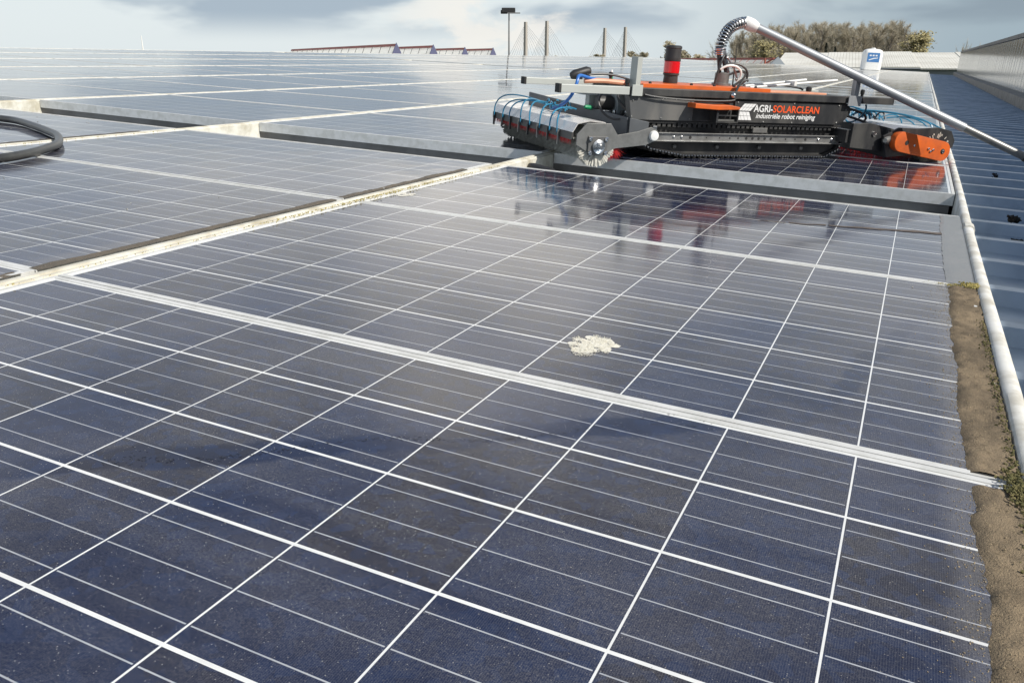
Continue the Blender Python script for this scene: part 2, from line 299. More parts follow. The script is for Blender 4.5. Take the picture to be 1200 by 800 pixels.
# ------------------------------------------------------------------ mesh writer
class MB:
    def __init__(s): s.v = []; s.f = []; s.m = []; s.cur = 0
    def add(s, vs, fs, mx=None):
        o = len(s.v)
        for p in vs:
            p = Vector(p); s.v.append(mx @ p if mx is not None else p)
        for f in fs: s.f.append([i + o for i in f]); s.m.append(s.cur)
        return s
    def box(s, x0, y0, z0, x1, y1, z1, mx=None):
        vs = [(x0, y0, z0), (x1, y0, z0), (x1, y1, z0), (x0, y1, z0), (x0, y0, z1), (x1, y0, z1), (x1, y1, z1), (x0, y1, z1)]
        return s.add(vs, [(3, 2, 1, 0), (4, 5, 6, 7), (0, 1, 5, 4), (1, 2, 6, 5), (2, 3, 7, 6), (3, 0, 4, 7)], mx)
    def prism(s, prof, a0, a1, axis='y', mx=None):
        """profile in the two other axes, extruded along axis"""
        n = len(prof); vs = []
        for a in (a0, a1):
            for p, q in prof:
                vs.append((a, p, q) if axis == 'x' else (p, a, q) if axis == 'y' else (p, q, a))
        fs = [list(range(n)), [2 * n - 1 - i for i in range(n)]]
        for i in range(n): j = (i + 1) % n; fs.append((i, i + n, j + n, j))
        return s.add(vs, fs, mx)
    def tube(s, pts, r, seg=8, closed=False, flat=1.0):
        pts = [Vector(p) for p in pts]; n = len(pts); o = len(s.v); up0 = None
        for i, p in enumerate(pts):
            t = (pts[min(i + 1, n - 1)] - pts[max(i - 1, 0)])
            if closed: t = pts[(i + 1) % n] - pts[i - 1]
            t.normalize()
            if up0 is None:
                up0 = Vector((0, 0, 1)) if abs(t.z) < 0.9 else Vector((1, 0, 0))
            u = t.cross(up0); u = u.normalized() if u.length > 1e-6 else Vector((1, 0, 0))
            w = u.cross(t).normalized(); up0 = w
            rr = r[i] if isinstance(r, (list, tuple)) else r
            for k in range(seg):
                a = 2 * PI * k / seg
                s.v.append(p + u * math.cos(a) * rr + w * math.sin(a) * rr * flat)
        rng = range(n if closed else n - 1)
        for i in rng:
            j = (i + 1) % n
            for k in range(seg):
                l = (k + 1) % seg
                s.f.append([o + i * seg + k, o + i * seg + l, o + j * seg + l, o + j * seg + k]); s.m.append(s.cur)
        if not closed:
            s.f.append([o + k for k in range(seg)][::-1]); s.m.append(s.cur)
            s.f.append([o + (n - 1) * seg + k for k in range(seg)]); s.m.append(s.cur)
        return s
    def lathe(s, prof, seg=20, mx=None):
        """(radius, z) profile about z"""
        vs = []; fs = []; n = len(prof)
        for r, z in prof:
            for k in range(seg): a = 2 * PI * k / seg; vs.append((r * math.cos(a), r * math.sin(a), z))
        for i in range(n - 1):
            for k in range(seg):
                l = (k + 1) % seg; fs.append((i * seg + k, i * seg + l, (i + 1) * seg + l, (i + 1) * seg + k))
        fs.append([k for k in range(seg)][::-1]); fs.append([(n - 1) * seg + k for k in range(seg)])
        return s.add(vs, fs, mx)
    def mesh(s, name, mats, smooth=True, ang=35, bevel=0.0):
        me = bpy.data.meshes.new(name); me.from_pydata([tuple(p) for p in s.v], [], s.f)
        for m in (mats if isinstance(mats, (list, tuple)) else [mats]): me.materials.append(m)
        if any(s.m): me.polygons.foreach_set('material_index', s.m)
        bm = bmesh.new(); bm.from_mesh(me)
        bmesh.ops.recalc_face_normals(bm, faces=bm.faces)
        if bevel > 0:
            es = [e for e in bm.edges if len(e.link_faces) == 2 and e.calc_face_angle(0) > R(30)]
            bmesh.ops.bevel(bm, geom=es, offset=bevel, segments=2, profile=0.6, affect='EDGES', clamp_overlap=True)
        bm.to_mesh(me); bm.free()
        if smooth:
            me.shade_smooth(); me.set_sharp_from_angle(angle=R(ang))
        me.update()
        return me
    def obj(s, name, mats, parent=None, mw=None, **kw):
        o = bpy.data.objects.new(name, s.mesh(name, mats, **kw)); COL.objects.link(o)
        if parent is not None: o.parent = parent
        if mw is not None: o.matrix_world = mw
        return o

def tag(o, label=None, cat=None, group=None, kind=None):
    if label: o['label'] = label
    if cat: o['category'] = cat
    if group: o['group'] = group
    if kind: o['kind'] = kind
    return o
def empty(name, mw, label=None, cat=None, group=None):
    o = bpy.data.objects.new(name, None); COL.objects.link(o); o.matrix_world = mw; o.empty_display_size = 0.1
    return tag(o, label, cat, group)
def T(x, y, z): return Matrix.Translation((x, y, z))
def RZ(a): return Matrix.Rotation(a, 4, 'Z')
def axis_mx(p, d):
    """matrix that puts z along d at p"""
    return Matrix.Translation(p) @ Vector(d).to_track_quat('Z', 'Y').to_matrix().to_4x4()
def bez(p0, p1, p2, p3, n=12):
    p0, p1, p2, p3 = map(Vector, (p0, p1, p2, p3)); o = []
    for i in range(n + 1):
        t = i / n; a = 1 - t
        o.append(p0 * a**3 + p1 * 3 * a * a * t + p2 * 3 * a * t * t + p3 * t**3)
    return o
def arc3(a, b, lift, n=10):
    """tube from a to b that bows out by the vector lift"""
    a, b, l = Vector(a), Vector(b), Vector(lift)
    return bez(a, a + l, b + l, b, n)
def copy_to(o, parent, mw=None):
    c = o.copy(); COL.objects.link(c)
    if parent is not None:
        c.parent = parent; c.matrix_parent_inverse = o.matrix_parent_inverse.copy()
    if mw is not None: c.matrix_world = mw
    return c

# ------------------------------------------------------------------ ground and the building under the panels
XR, ZR = -11.98, -0.12                           # ridge, level of the roof sheet below the panel faces
YE, Y0 = 45.4, -3.2
g = MB(); g.add([(-2500, -300, -6.6), (2500, -300, -6.6), (2500, 3200, -6.6), (-2500, 3200, -6.6)], [(0, 1, 2, 3)])
tag(g.obj('ground', GRASS, smooth=False), kind='structure')

wh = empty('warehouse', M @ T(-4, 0, -6.0), 'low warehouse whose corrugated blue-grey metal roof carries all the panels', 'warehouse')
def rib_profile(y0, y1, pitch=0.36, top=0.036):
    ys = []; y = y0
    while y < y1:
        ys += [(y, 0), (y + pitch - 0.105, 0), (y + pitch - 0.075, top), (y + pitch - 0.03, top)]
        y += pitch
    return ys
rf = MB(); prof = rib_profile(Y0, YE)
for xa, xb, za, zb in ((XR, 2.86, ZR, ZR), (XR - 9.0, XR, ZR - 0.9, ZR)):
    n = len(prof); vs = [(xa, y, za + h) for y, h in prof] + [(xb, y, zb + h) for y, h in prof]
    rf.add(vs, [(i, i + n, i + n + 1, i + 1) for i in range(n - 1)])
rf.obj('roof_sheet', STEEL_BLUE, wh, M, smooth=False)
wl = MB()
GP = [(XR - 8.9, -7.4), (2.85, -7.4), (2.85, -0.17), (XR, -0.17), (XR - 8.9, -1.1)]; wl.prism(GP, Y0 + 0.05, Y0 + 0.2, 'y')
wl.obj('outer_wall', WALLM, wh, M, smooth=False)
wl = MB(); wl.prism(GP, YE - 0.2, YE - 0.05, 'y'); wl.obj('outer_wall', WALLM, wh, M, smooth=False)
ov = MB()
for k in range(14):
    yo = 0.61 + k * 2.88; ov.box(1.64, yo, ZR + 0.001, 2.70, yo + 0.16, ZR + 0.004)
o = ov.obj('sheet_overlaps', STEEL_BLUE, wh, M, smooth=False); o['kind'] = 'stuff'
rc = MB(); rc.prism([(XR - 0.25, -0.13), (XR - 0.2, -0.06), (XR, -0.005), (XR + 0.14, -0.02), (XR + 0.14, -0.11)], Y0, YE, 'y')
rc.obj('ridge_cap', CREAM, wh, M, smooth=False)

# ------------------------------------------------------------------ solar panels
ROWP, COLP = 0.9975, 1.68
ORD = ['first', 'second', 'third', 'fourth', 'fifth', 'sixth', 'seventh', 'eighth', 'ninth', 'tenth', 'eleventh', 'twelfth']
def frame_mesh():
    b = MB(); xa, xb, ya, yb, zt, zb = -0.020, 1.600, -0.0135, 0.981, 0.0, -0.045
    w = 0.011
    for (x0, x1, y0, y1) in ((xa, xb, ya, ya + w), (xa, xb, yb - w, yb), (xa, xa + w, ya + w, yb - w), (xb - w, xb, ya + w, yb - w)):
        b.box(x0, y0, zb, x1, y1, zt)
    return b.mesh('panel_frame', [ALU], smooth=False, bevel=0.0007)
def glass_mesh(m):
    b = MB(); b.box(-0.0088, -0.0023, -0.008, 1.5888, 0.9698, -0.0018)
    return b.mesh('panel_glass', m, smooth=False)
FRAME = frame_mesh(); GL = {k: glass_mesh(m) for k, m in (('dusty', G_DUSTY), ('wet', G_WET), ('far', G_FAR))}
# bring the panel pattern into the panel's own frame: glass origin = lower-left cell corner
def panel(col, y, kind, label, group, parts=True):
    x = -col * COLP
    jig = M @ T(x, y, 0) @ Matrix.Rotation(random.uniform(-0.0011, 0.0011), 4, 'X') @ Matrix.Rotation(random.uniform(-0.0007, 0.0007), 4, 'Y')
    e = empty('solar_panel', jig, label, 'solar panel', group)
    for nm, me in (('glass', GL[kind]), ('frame', FRAME)):
        o = bpy.data.objects.new(nm, me); COL.objects.link(o); o.parent = e
    return e
NCOL = 8
CN = ['rightmost column by the white edge'] + ['%s column from the white edge' % ORD[i] for i in range(1, 8)]
NEAR = [(-0.9975 + 0.0, 'dusty', 'dusty dark blue solar panel of the nearest row'),
        (0.0315, 'dusty', 'dusty solar panel of the second nearest row'),
        (1.029, 'wet', 'shiny solar panel just before the first gap')]
GRP = 'solar panels covering the roof'
Y_NEAR = [-0.966, 0.0315, 1.029]
for r, (yy, (_, kd, lb)) in enumerate(zip(Y_NEAR, NEAR)):
    for c in range(NCOL):
        if c * COLP > 4.5 + yy * 3.2 + 1.2: continue
        panel(c, yy, kd if c < 1 or r < 2 else 'far', '%s, %s' % (lb, CN[c]), GRP)
# block two: twelve rows between the two gaps
Y2 = 2.5335
for r in range(12):
    for c in range(NCOL):
        kd = 'wet' if (r < 2 and c < 2) else 'far'
        lb = 'solar panel in %s row past the first gap, %s' % (ORD[r], CN[c])
        panel(c, Y2 + r * ROWP, kd, lb, GRP)
# beyond the second gap the panels shrink to pale streaks
Y3 = Y2 + 12 * ROWP + 0.5
rows3 = int((YE - 0.3 - Y3) / ROWP)
far_list = [(r, c) for r in range(rows3) for c in range(NCOL)]
room = 296 - (3 * NCOL + 12 * NCOL)
for r, c in far_list[:room]:
    panel(c, Y3 + r * ROWP, 'far', 'pale foreshortened solar panel on the far stretch beyond the second gap', 'far solar panels beyond the second gap')
rest = far_list[room:]
if rest:
    b = MB(); bf = MB()
    for r, c in rest:
        x, y = -c * COLP, Y3 + r * ROWP
        b.box(x - 0.0088, y - 0.0023, -0.008, x + 1.5888, y + 0.9698, -0.0018)
        for (x0, x1, y0, y1) in ((-0.02, 1.6, -0.0135, -0.0025), (-0.02, 1.6, 0.970, 0.981), (-0.02, -0.009, -0.0025, 0.97), (1.589, 1.6, -0.0025, 0.97)):
            bf.box(x + x0, y + y0, -0.045, x + x1, y + y1, 0.0)
    e = b
    b.cur = 0; n0 = len(b.f)
    b.v += bf.v; off = len(b.v) - len(bf.v)
    for f in bf.f: b.f.append([i + off for i in f]); b.m.append(1)
    o = b.obj('solar_panel_field', [G_FAR, ALU], None, M, smooth=False)
    tag(o, 'farthest solar panels running together at the end of the roof', 'solar panels', kind='stuff')

for yg, lab in ((Y2, 'first'), (Y3, 'second')):
    b = MB(); b.box(-(NCOL - 1) * COLP - 0.03, yg - 0.006, -0.112, 1.590, yg + 0.04, -0.0465)
    tag(b.obj('support_rail', FLASH, None, M, smooth=False), 'dark grey support rail under the panel edge facing the %s gap' % lab, 'rail')
# strips between the columns: white channel with two ridges, standing a little proud of the frames
for c in range(1, NCOL + 1):
    xc = -(c - 1) * COLP - 0.050
    b = MB()
    prof = [(-0.022, -0.10), (-0.022, -0.006), (-0.017, -0.004), (-0.014, 0.0008), (-0.001, 0.001), (0.001, -0.006), (0.009, -0.006), (0.010, -0.0005), (0.017, -0.0008), (0.019, -0.005), (0.025, -0.007), (0.025, -0.10)]
    yy = Y0 + 0.2 + 0.4
    segs = 60
    ys = [yy + (YE - 0.5 - yy) * (i / segs) ** 1.7 for i in range(segs + 1)]
    n = len(prof); vs = []
    for y in ys:
        dx_ = 0.002 * noise.noise(Vector((xc * 3, y * 0.8, 1.0)))
        for p, q in prof: vs.append((xc + p + dx_, y, q))
    fs = [(i * n + k, (i + 1) * n + k, (i + 1) * n + (k + 1) % n, i * n + (k + 1) % n) for i in range(segs) for k in range(n)]
    b.add(vs, fs + [list(range(n)), [segs * n + k for k in range(n)][::-1]])
    o = b.obj('cover_strip', CREAM, None, M, smooth=True, ang=25)
    tag(o, ('weathered white strip between the %s and %s panel columns from the right' % (ORD[c - 1], ORD[c])) if c < NCOL else 'weathered white strip on the far left beside the roof ridge', 'strip', 'white strips between the panel columns')

# white rounded roof edge on the right
b = MB(); x0 = 1.603
prof = [(0.0, -0.115), (0.0, 0.004), (0.004, 0.0085), (0.012, 0.0105), (0.019, 0.010), (0.025, 0.006), (0.028, -0.002), (0.028, -0.115)]
segs = 90; n = len(prof); vs = []
ys = [Y0 + 0.3 + (YE - 0.1 - Y0) * (i / segs) ** 1.8 for i in range(segs + 1)]
for y in ys:
    dx_ = 0.0035 * noise.noise(Vector((3.3, y * 0.9, 2.0))); dz_ = 0.002 * noise.noise(Vector((1.3, y * 1.7, 5.0)))
    for p, q in prof: vs.append((x0 + p + dx_, y, q + (dz_ if q > -0.05 else 0)))
fs = [(i * n + k, (i + 1) * n + k, (i + 1) * n + (k + 1) % n, i * n + (k + 1) % n) for i in range(segs) for k in range(n)]
b.add(vs, fs + [list(range(n)), [segs * n + k for k in range(n)][::-1]])
for k in range(16):
    yk = -2.1 + 1.93 * k; e = 0.0016; p2 = [(x0 - e, -0.114), (x0 - e, 0.006)] + [(x0 + p * 1.0 + (e if p > 0.01 else -e), q + e * 1.6) for p, q in prof[2:7]] + [(x0 + 0.028 + e, -0.114)]
    b.prism(p2, yk, yk + 0.055, 'y')
tag(b.obj('edge_trim', TRIM, None, M, ang=40), 'rounded cream-white edge trim running along the right side of the panels', 'trim')

# ------------------------------------------------------------------ dirt, silt, lichen, droppings
def dirt_bed(b, xa_fn, xb, y0, y1, ztop, ny, nx=14, seed=0.0, zedge=-0.0012, amp=1.0):
    o = len(b.v)
    for j in range(ny + 1):
        y = y0 + (y1 - y0) * j / ny; xa = xa_fn(y)
        for i in range(nx + 1):
            s_ = i / nx; x = xa + (xb - xa) * s_
            prof_ = min(1.0, s_ * 5.0) ** 0.6
            z = zedge + prof_ * (ztop + amp * 0.0032 * noise.noise(Vector((x * 60, y * 60, seed))) + amp * 0.0030 * noise.noise(Vector((x * 17, y * 17, seed + 4))))
            b.v.append(Vector((x, y, z)))
    for j in range(ny):
        for i in range(nx):
            a = o + j * (nx + 1) + i
            b.f.append([a, a + 1, a + nx + 2, a + nx + 1]); b.m.append(b.cur)
def ragged(base, amp, seed):
    return lambda y: base + amp * (noise.noise(Vector((seed, y * 6, 0))) + 0.55 * noise.noise(Vector((seed, y * 24, 3))) + 0.3 * noise.noise(Vector((seed, y * 85, 6))))
b = MB()
dirt_bed(b, ragged(1.549, 0.010, 1.0), 1.601, -1.0, -0.013, 0.0045, 260)
dirt_bed(b, lambda y: ragged(1.544, 0.009, 2.0)(y), 1.601, 0.022, 0.985, 0.0045, 260, seed=9)
b_d = b; b = MB()
for c in range(1, 4):                               # brown silt caught on the uphill side of the strips
    xb = -(c - 1) * COLP - 0.0735
    for (ya, yb) in ((-0.95, -0.015), (0.02, 0.985), (1.02, 1.80)):
        dirt_bed(b, ragged(xb - (0.034 if c == 1 else 0.024), 0.012, 3.0 + c), xb, ya, yb, 0.0024, 120, 8, seed=c, amp=0.3)
tag(b.obj('silt', SILT, None, M, ang=60), 'grey-brown silt caught along the white strips between the columns', 'silt', kind='stuff')
b = b_d
tag(b.obj('dirt', DIRT, None, M, ang=60), 'brown dried dirt packed along the low edges of the panels', 'dirt', kind='stuff')
b = MB(); dirt_bed(b, ragged(1.540, 0.006, 5.0), 1.601, 1.022, 1.99, 0.0020, 60, 6, seed=2, zedge=-0.0014, amp=0.15)
tag(b.obj('silt_film', MUD, None, M, ang=60), 'smooth grey wet silt on the right end of the panel before the gap', 'silt', kind='stuff')
# muddy trail washed over the wet panel
b = MB(); N = 60
for j in range(N + 1):
    s_ = j / N; x = 1.55 - 0.50 * s_; y = 1.66 - 0.16 * s_ + 0.012 * noise.noise(Vector((x * 20, 0, 0)))
    wd = (0.016 * (1 - s_) + 0.004) * (0.7 + 0.6 * abs(noise.noise(Vector((x * 33, 2, 0)))))
    b.v += [Vector((x, y - wd, -0.0013)), Vector((x, y + wd, -0.0013))]
for j in range(N):
    if j > 20 and noise.noise(Vector((j * 0.37, 0, 9))) > 0.28: continue
    b.f.append([2 * j, 2 * j + 1, 2 * j + 3, 2 * j + 2]); b.m.append(0)
tag(b.obj('mud_streak', STREAK, None, M, smooth=False), 'dark brown muddy streak across the wet panel right of the robot', 'mud streak')
# crumbs helper
def crumbs(b, n, pos, r0, r1):
    for _ in range(n):
        p = Vector(pos()); r = random.uniform(r0, r1); mx = Matrix.Translation(p) @ Matrix.Rotation(random.uniform(0, 6.28), 4, Vector((random.random(), random.random(), random.random() + 0.1)).normalized())
        q = [(r * random.uniform(.5, 1.3) * a, r * random.uniform(.5, 1.3) * b_, r * random.uniform(.4, 1) * c_) for a, b_, c_ in ((1, 0, 0), (-1, 0, 0), (0, 1, 0), (0, -1, 0), (0, 0, 1), (0, 0, -1))]
        b.add(q, [(0, 2, 4), (2, 1, 4), (1, 3, 4), (3, 0, 4), (2, 0, 5), (1, 2, 5), (3, 1, 5), (0, 3, 5)], mx)
b = MB()
crumbs(b, 420, lambda: (random.gauss(1.592, 0.010), random.gauss(1.004, 0.010), 0.004 + random.random() * 0.004), 0.0012, 0.0035)
crumbs(b, 160, lambda: (random.gauss(1.560, 0.02), random.gauss(1.000, 0.006), 0.001 + random.random() * 0.003), 0.0008, 0.0022)
crumbs(b, 520, lambda: (-0.022 + abs(random.gauss(0, 0.009)), random.triangular(0.5, 1.95, 0.95), 0.002 + random.random() * 0.003), 0.0008, 0.0030)
crumbs(b, 260, lambda: (-0.022 + abs(random.gauss(0, 0.005)), random.uniform(-0.5, 2.0), 0.002 + random.random() * 0.003), 0.0008, 0.0022)
crumbs(b, 90, lambda: (-1.70 + abs(random.gauss(0, 0.006)), random.uniform(0.5, 2.0), 0.002), 0.001, 0.0028)
tag(b.obj('lichen', MOSS, None, M, smooth=False), 'yellow crusty lichen crumbs along the white strip and panel corner', 'lichen', kind='stuff')
b = MB()
crumbs(b, 900, lambda: (1.600 - abs(random.gauss(0, 0.006)), random.uniform(-0.9, 0.72), 0.003 + random.random() * 0.005), 0.0008, 0.0026)
crumbs(b, 320, lambda: (random.gauss(1.596, 0.007), random.gauss(-0.006, 0.022), 0.005 + random.random() * 0.006), 0.001, 0.0035)
tag(b.obj('moss', MOSS_DK, None, M, smooth=False), 'dark green moss creeping along the inside of the white edge trim', 'moss', kind='stuff')
b = MB()
crumbs(b, 700, lambda: (1.555 + 0.05 * random.random() ** 1.5 - 0.002, random.choice((random.uniform(-0.95, -0.02), random.uniform(0.03, 0.97))), 0.0035 + random.random() * 0.002), 0.0004, 0.0012)
tag(b.obj('grit', MOSS_GRIT, None, M, smooth=False), 'pale grit grains scattered over the brown dirt strip', 'grit', kind='stuff')
# bird droppings
def dropping(x, y, rx, ry, n, label, dens=1.0):
    b = MB()
    def pos():
        while True:
            u, v = random.uniform(-1, 1), random.uniform(-1, 1)
            e = 0.62 + 0.75 * noise.noise(Vector((math.cos(math.atan2(v, u)) * 1.6 + x * 9, math.sin(math.atan2(v, u)) * 1.6 + y * 7, 0)))
            if u * u + v * v < e: break
        return (x + u * rx, y + v * ry, -0.0014 + random.random() ** 2 * 0.0030)
    for k in range(26):
        q = pos(); rr_ = random.uniform(0.12, 0.30) * min(rx, ry); nn_ = 11; o_ = len(b.v); zz = -0.0013 + 0.00002 * k
        b.v += [Vector((q[0] + rr_ * math.cos(6.283 * a / nn_) * random.uniform(.7, 1.3), q[1] + rr_ * math.sin(6.283 * a / nn_) * random.uniform(.7, 1.3), zz)) for a in range(nn_)]
        b.f.append(list(range(o_, o_ + nn_))); b.m.append(0)
    crumbs(b, n, pos, 0.0004, 0.0012)
    tag(b.obj('bird_dropping', GUANO, None, M, smooth=False), label, 'bird dropping')
dropping(1.000, 0.203, 0.046, 0.060, 1700, 'large crusty cream bird dropping in the middle of the panel above the near joint')
dropping(0.02, 1.20, 0.03, 0.05, 60, 'thin pale ring of bird dropping beside the white strip near the gap')
dropping(1.586, 0.045, 0.010, 0.014, 60, 'pale crumbly dropping on dirt at the right end of the near joint')
b = MB()
def rp():
    return (random.uniform(-0.3, 1.54), random.uniform(-0.95, 0.95), -0.0008)
crumbs(b, 2600, rp, 0.0002, 0.0006); crumbs(b, 14, rp, 0.0008, 0.0022)
crumbs(b, 80, lambda: (random.uniform(-3.0, -0.2), random.uniform(-0.4, 1.9), -0.0008), 0.001, 0.003)
tag(b.obj('specks', CRUST, None, M, smooth=False), 'tiny pale specks of grit on the nearest panels', 'specks', kind='stuff')

# grit thinning out over the glass from the dirt strip
b = MB(); crumbs(b, 2600, lambda: (1.553 - min(0.07, random.expovariate(1 / 0.014)), random.choice((random.uniform(-0.95, -0.02), random.uniform(0.03, 0.97))), -0.0012 + random.random() * 0.0006), 0.0003, 0.0011)
tag(b.obj('loose_grit', MOSS_GRIT, None, M, smooth=False), 'loose tan grit thinning out over the glass beside the dirt strip', 'grit', kind='stuff')
# beads of water left along the wiped track over the nearest panel
b = MB()
for i in range(420):
    q_ = random.random(); x = 0.66 + 0.60 * q_; y = -0.467 + 0.80 * (x - 0.646) + 0.016 * math.sin(x * 23) + random.gauss(0, 0.004 + 0.012 * max(0, math.sin(x * 11 + 1.0)) ** 3)
    ra, rb_, an = random.uniform(0.0006, 0.0026) * (0.4 + random.random()), random.uniform(0.0003, 0.0007), random.gauss(0.5, 0.5)
    o_ = len(b.v); zz = -0.00145 + 0.0000012 * i
    b.v += [Vector((x + math.cos(an) * ra * math.cos(k * 0.785) - math.sin(an) * rb_ * math.sin(k * 0.785), y + math.sin(an) * ra * math.cos(k * 0.785) + math.cos(an) * rb_ * math.sin(k * 0.785), zz)) for k in range(8)]
    b.f.append(list(range(o_, o_ + 8))); b.m.append(0)
tag(b.obj('water_streak', WETLINE, None, M, smooth=False), 'thin broken dark water line across the nearest panel below the joint', 'water streak', kind='stuff')
# leaf litter on the shaded sheet
for (x, y, s_) in ((1.83, 2.72, 0.05), (1.80, 2.20, 0.045), (1.90, 1.55, 0.03), (1.76, 3.6, 0.03), (1.86, 4.2, 0.03), (2.05, 6.2, 0.04), (1.78, 0.86, 0.05), (1.74, 0.62, 0.06), (1.95, 3.0, 0.025), (2.1, 4.9, 0.03)):
    b = MB(); crumbs(b, 34, lambda: (x + max(-1, min(1, random.gauss(0, .5))) * s_ * 0.45, y + max(-1, min(1, random.gauss(0, .5))) * s_ * 0.6, ZR + 0.012 + random.random() * 0.02), s_ * 0.13, s_ * 0.24)
    tag(b.obj('leaf_clump', LITTER, None, M, smooth=False), 'small dark clump of leaf litter on the shaded corrugated sheet', 'leaf litter', 'leaf litter clumps on the shaded sheet')

# black tube added to stand for the dark hollow in the gap by the strip
b = MB(); b.tube([(-0.10, 2.30, -0.055), (0.00, 2.25, -0.045), (0.10, 2.20, -0.05)], 0.030, 14)
tag(b.obj('dark_hollow_tube', BLACK_RUB, None, M), 'short black tube added as the dark hollow in the gap under the roller brush', 'pipe')

# black hose loop on the left
b = MB()
hp = [(-4.2, 1.60, 0.015), (-3.3, 1.64, 0.015), (-2.75, 1.63, 0.015), (-2.442, 1.611, 0.015), (-2.305, 1.597, 0.015), (-2.085, 1.518, 0.015), (-1.861, 1.42, 0.016), (-1.721, 1.347, 0.018), (-1.601, 1.262, 0.016), (-1.504, 1.174, 0.015), (-1.417, 1.051, 0.015), (-1.362, 0.944, 0.015), (-1.329, 0.827, 0.015), (-1.33, 0.66, 0.015), (-1.42, 0.45, 0.015), (-1.62, 0.25, 0.015)]
fine = []
for i in range(len(hp) - 1):
    p0, p1, p2, p3 = [Vector(hp[min(max(k, 0), len(hp) - 1)]) for k in (i - 1, i, i + 1, i + 2)]
    for k in range(8):
        t = k / 8; fine.append(0.5 * ((2 * p1) + (p2 - p0) * t + (2 * p0 - 5 * p1 + 4 * p2 - p3) * t * t + (3 * p1 - p0 - 3 * p2 + p3) * t**3))
b.tube(fine, 0.0155, 12)
tag(b.obj('water_hose', HOSE, None, M), 'thick black rubber hose looped over the panels at the left edge', 'hose')

# ------------------------------------------------------------------ higher hall on the right
hall = empty('metal_clad_hall', M @ T(2.9, 22, -6), 'taller hall with glossy grey metal cladding along the right side', 'hall')
XW = 2.86
b = MB(); ys = []; y = Y0
while y < YE + 1: ys += [(y, 0), (y + 0.40, 0), (y + 0.42, -0.002), (y + 0.48, -0.002), (y + 0.50, 0)]; y += 0.5
vs = [(XW + d, y, 0.075) for y, d in ys] + [(XW + d, y, 0.98) for y, d in ys]; n = len(ys)
b.add(vs, [(i, i + 1, i + 1 + n, i + n) for i in range(n - 1)])
b.obj('cladding', CLAD, hall, M, smooth=False)
b = MB(); b.prism([(XW - 0.16, -0.14), (XW - 0.16, 0.055), (XW - 0.03, 0.075), (XW + 0.1, 0.075), (XW + 0.1, -0.14)], Y0, YE + 0.6, 'y')
b.obj('base_flashing', FLASH, hall, M, smooth=False)
b = MB(); b.prism([(XW - 0.035, 0.93), (XW - 0.04, 1.0), (XW + 0.05, 1.03), (XW + 0.12, 1.0), (XW + 0.12, 0.93)], Y0, YE + 0.6, 'y')
b.obj('top_flashing', FLASH, hall, M, smooth=False)
b = MB(); b.prism([(XW + 0.06, 0.98), (XW + 8.0, 1.35), (XW + 8.0, -7.5), (XW + 0.06, -7.5)], Y0, YE + 0.5, 'y')
b.obj('roof', FLASH, hall, M, smooth=False)

# ------------------------------------------------------------------ the cleaning robot (local: x along its tracks, y to its far side, z up)
RB = M @ T(0.61, 2.885, 0.0) @ RZ(R(46)) @ T(0.63, 0, 0) @ Matrix.Rotation(0.010, 4, 'Y') @ T(-0.63, 0, 0.002)
rob = empty('cleaning_robot', RB, 'black and orange tracked cleaning robot with roller brushes at both ends', 'robot')
def part(mb, name, mats, parent=None, label=None, **kw):
    o = bpy.data.objects.new(name, mb.mesh(name, mats, **kw)); COL.objects.link(o); o.parent = parent or rob
    if label: o['label'] = label
    return o

# tracks
TP = [(-0.15, 0.0), (0.64, 0.0), (0.715, 0.035), (0.735, 0.080), (0.69, 0.138), (-0.36, 0.142), (-0.425, 0.112), (-0.415, 0.070), (-0.32, 0.028)]
def along(loop, step):
    pts = []
    for i in range(len(loop)):
        a, b_ = Vector(loop[i]), Vector(loop[(i + 1) % len(loop)]); L = (b_ - a).length; n = max(1, int(L / step))
        for k in range(n): pts.append((a + (b_ - a) * k / n, (b_ - a).normalized()))
    return pts
for v0, v1 in ((0.015, 0.125), (0.455, 0.565)):
    b = MB()
    inner = [(p[0] * 0.975 + 0.004, 0.071 + (p[1] - 0.071) * 0.82) for p in TP]
    n = len(TP); vs = [(p[0], v0, p[1]) for p in TP] + [(p[0], v0, p[1]) for p in inner] + [(p[0], v1, p[1]) for p in TP] + [(p[0], v1, p[1]) for p in inner]
    fs = []
    for i in range(n):
        j = (i + 1) % n
        fs += [(i, j, n + j, n + i), (2 * n + i, 3 * n + i, 3 * n + j, 2 * n + j), (i, 2 * n + i, 2 * n + j, j), (n + i, n + j, 3 * n + j, 3 * n + i)]
    b.add(vs, fs)
    for p, d in along(TP, 0.030):                    # rubber lugs
        nx, nz = d.y, -d.x
        q = Vector((p.x - nx * -0.0, 0, p.y))
        mx = Matrix(((d.x, 0, nx, p.x), (0, 1, 0, 0), (d.y, 0, nz, p.y), (0, 0, 0, 1)))
        b.box(-0.008, v0 - 0.002, -0.002, 0.008, v1 + 0.002, 0.007, mx)
    tr = part(b, 'track', BLACK_RUB, smooth=False)
    b = MB()
    for p, d in along(TP, 0.015):                    # bright chain links along the outer edge
        b.box(-0.0045, v0 - 0.008, -0.003, 0.0045, v0 - 0.002, 0.003, T(p.x, 0, p.y + 0.004) @ Matrix.Rotation(-math.atan2(d.y, d.x), 4, 'Y'))
    part(b, 'chain', STEEL, tr, smooth=False)
    b = MB(); b.prism([(p[0], p[1]) for p in inner], v0 + 0.012, v1 - 0.012, 'y')
    part(b, 'side_plate', BODY, tr, smooth=False)
    for u in (-0.196, 0.030, 0.263, 0.503):
        b = MB(); b.lathe([(0.009, 0), (0.009, 0.012), (0.005, 0.016)], 10, axis_mx((u, v0 + 0.013, 0.042), (0, -1, 0)))
        part(b, 'bolt', PLATE, tr)
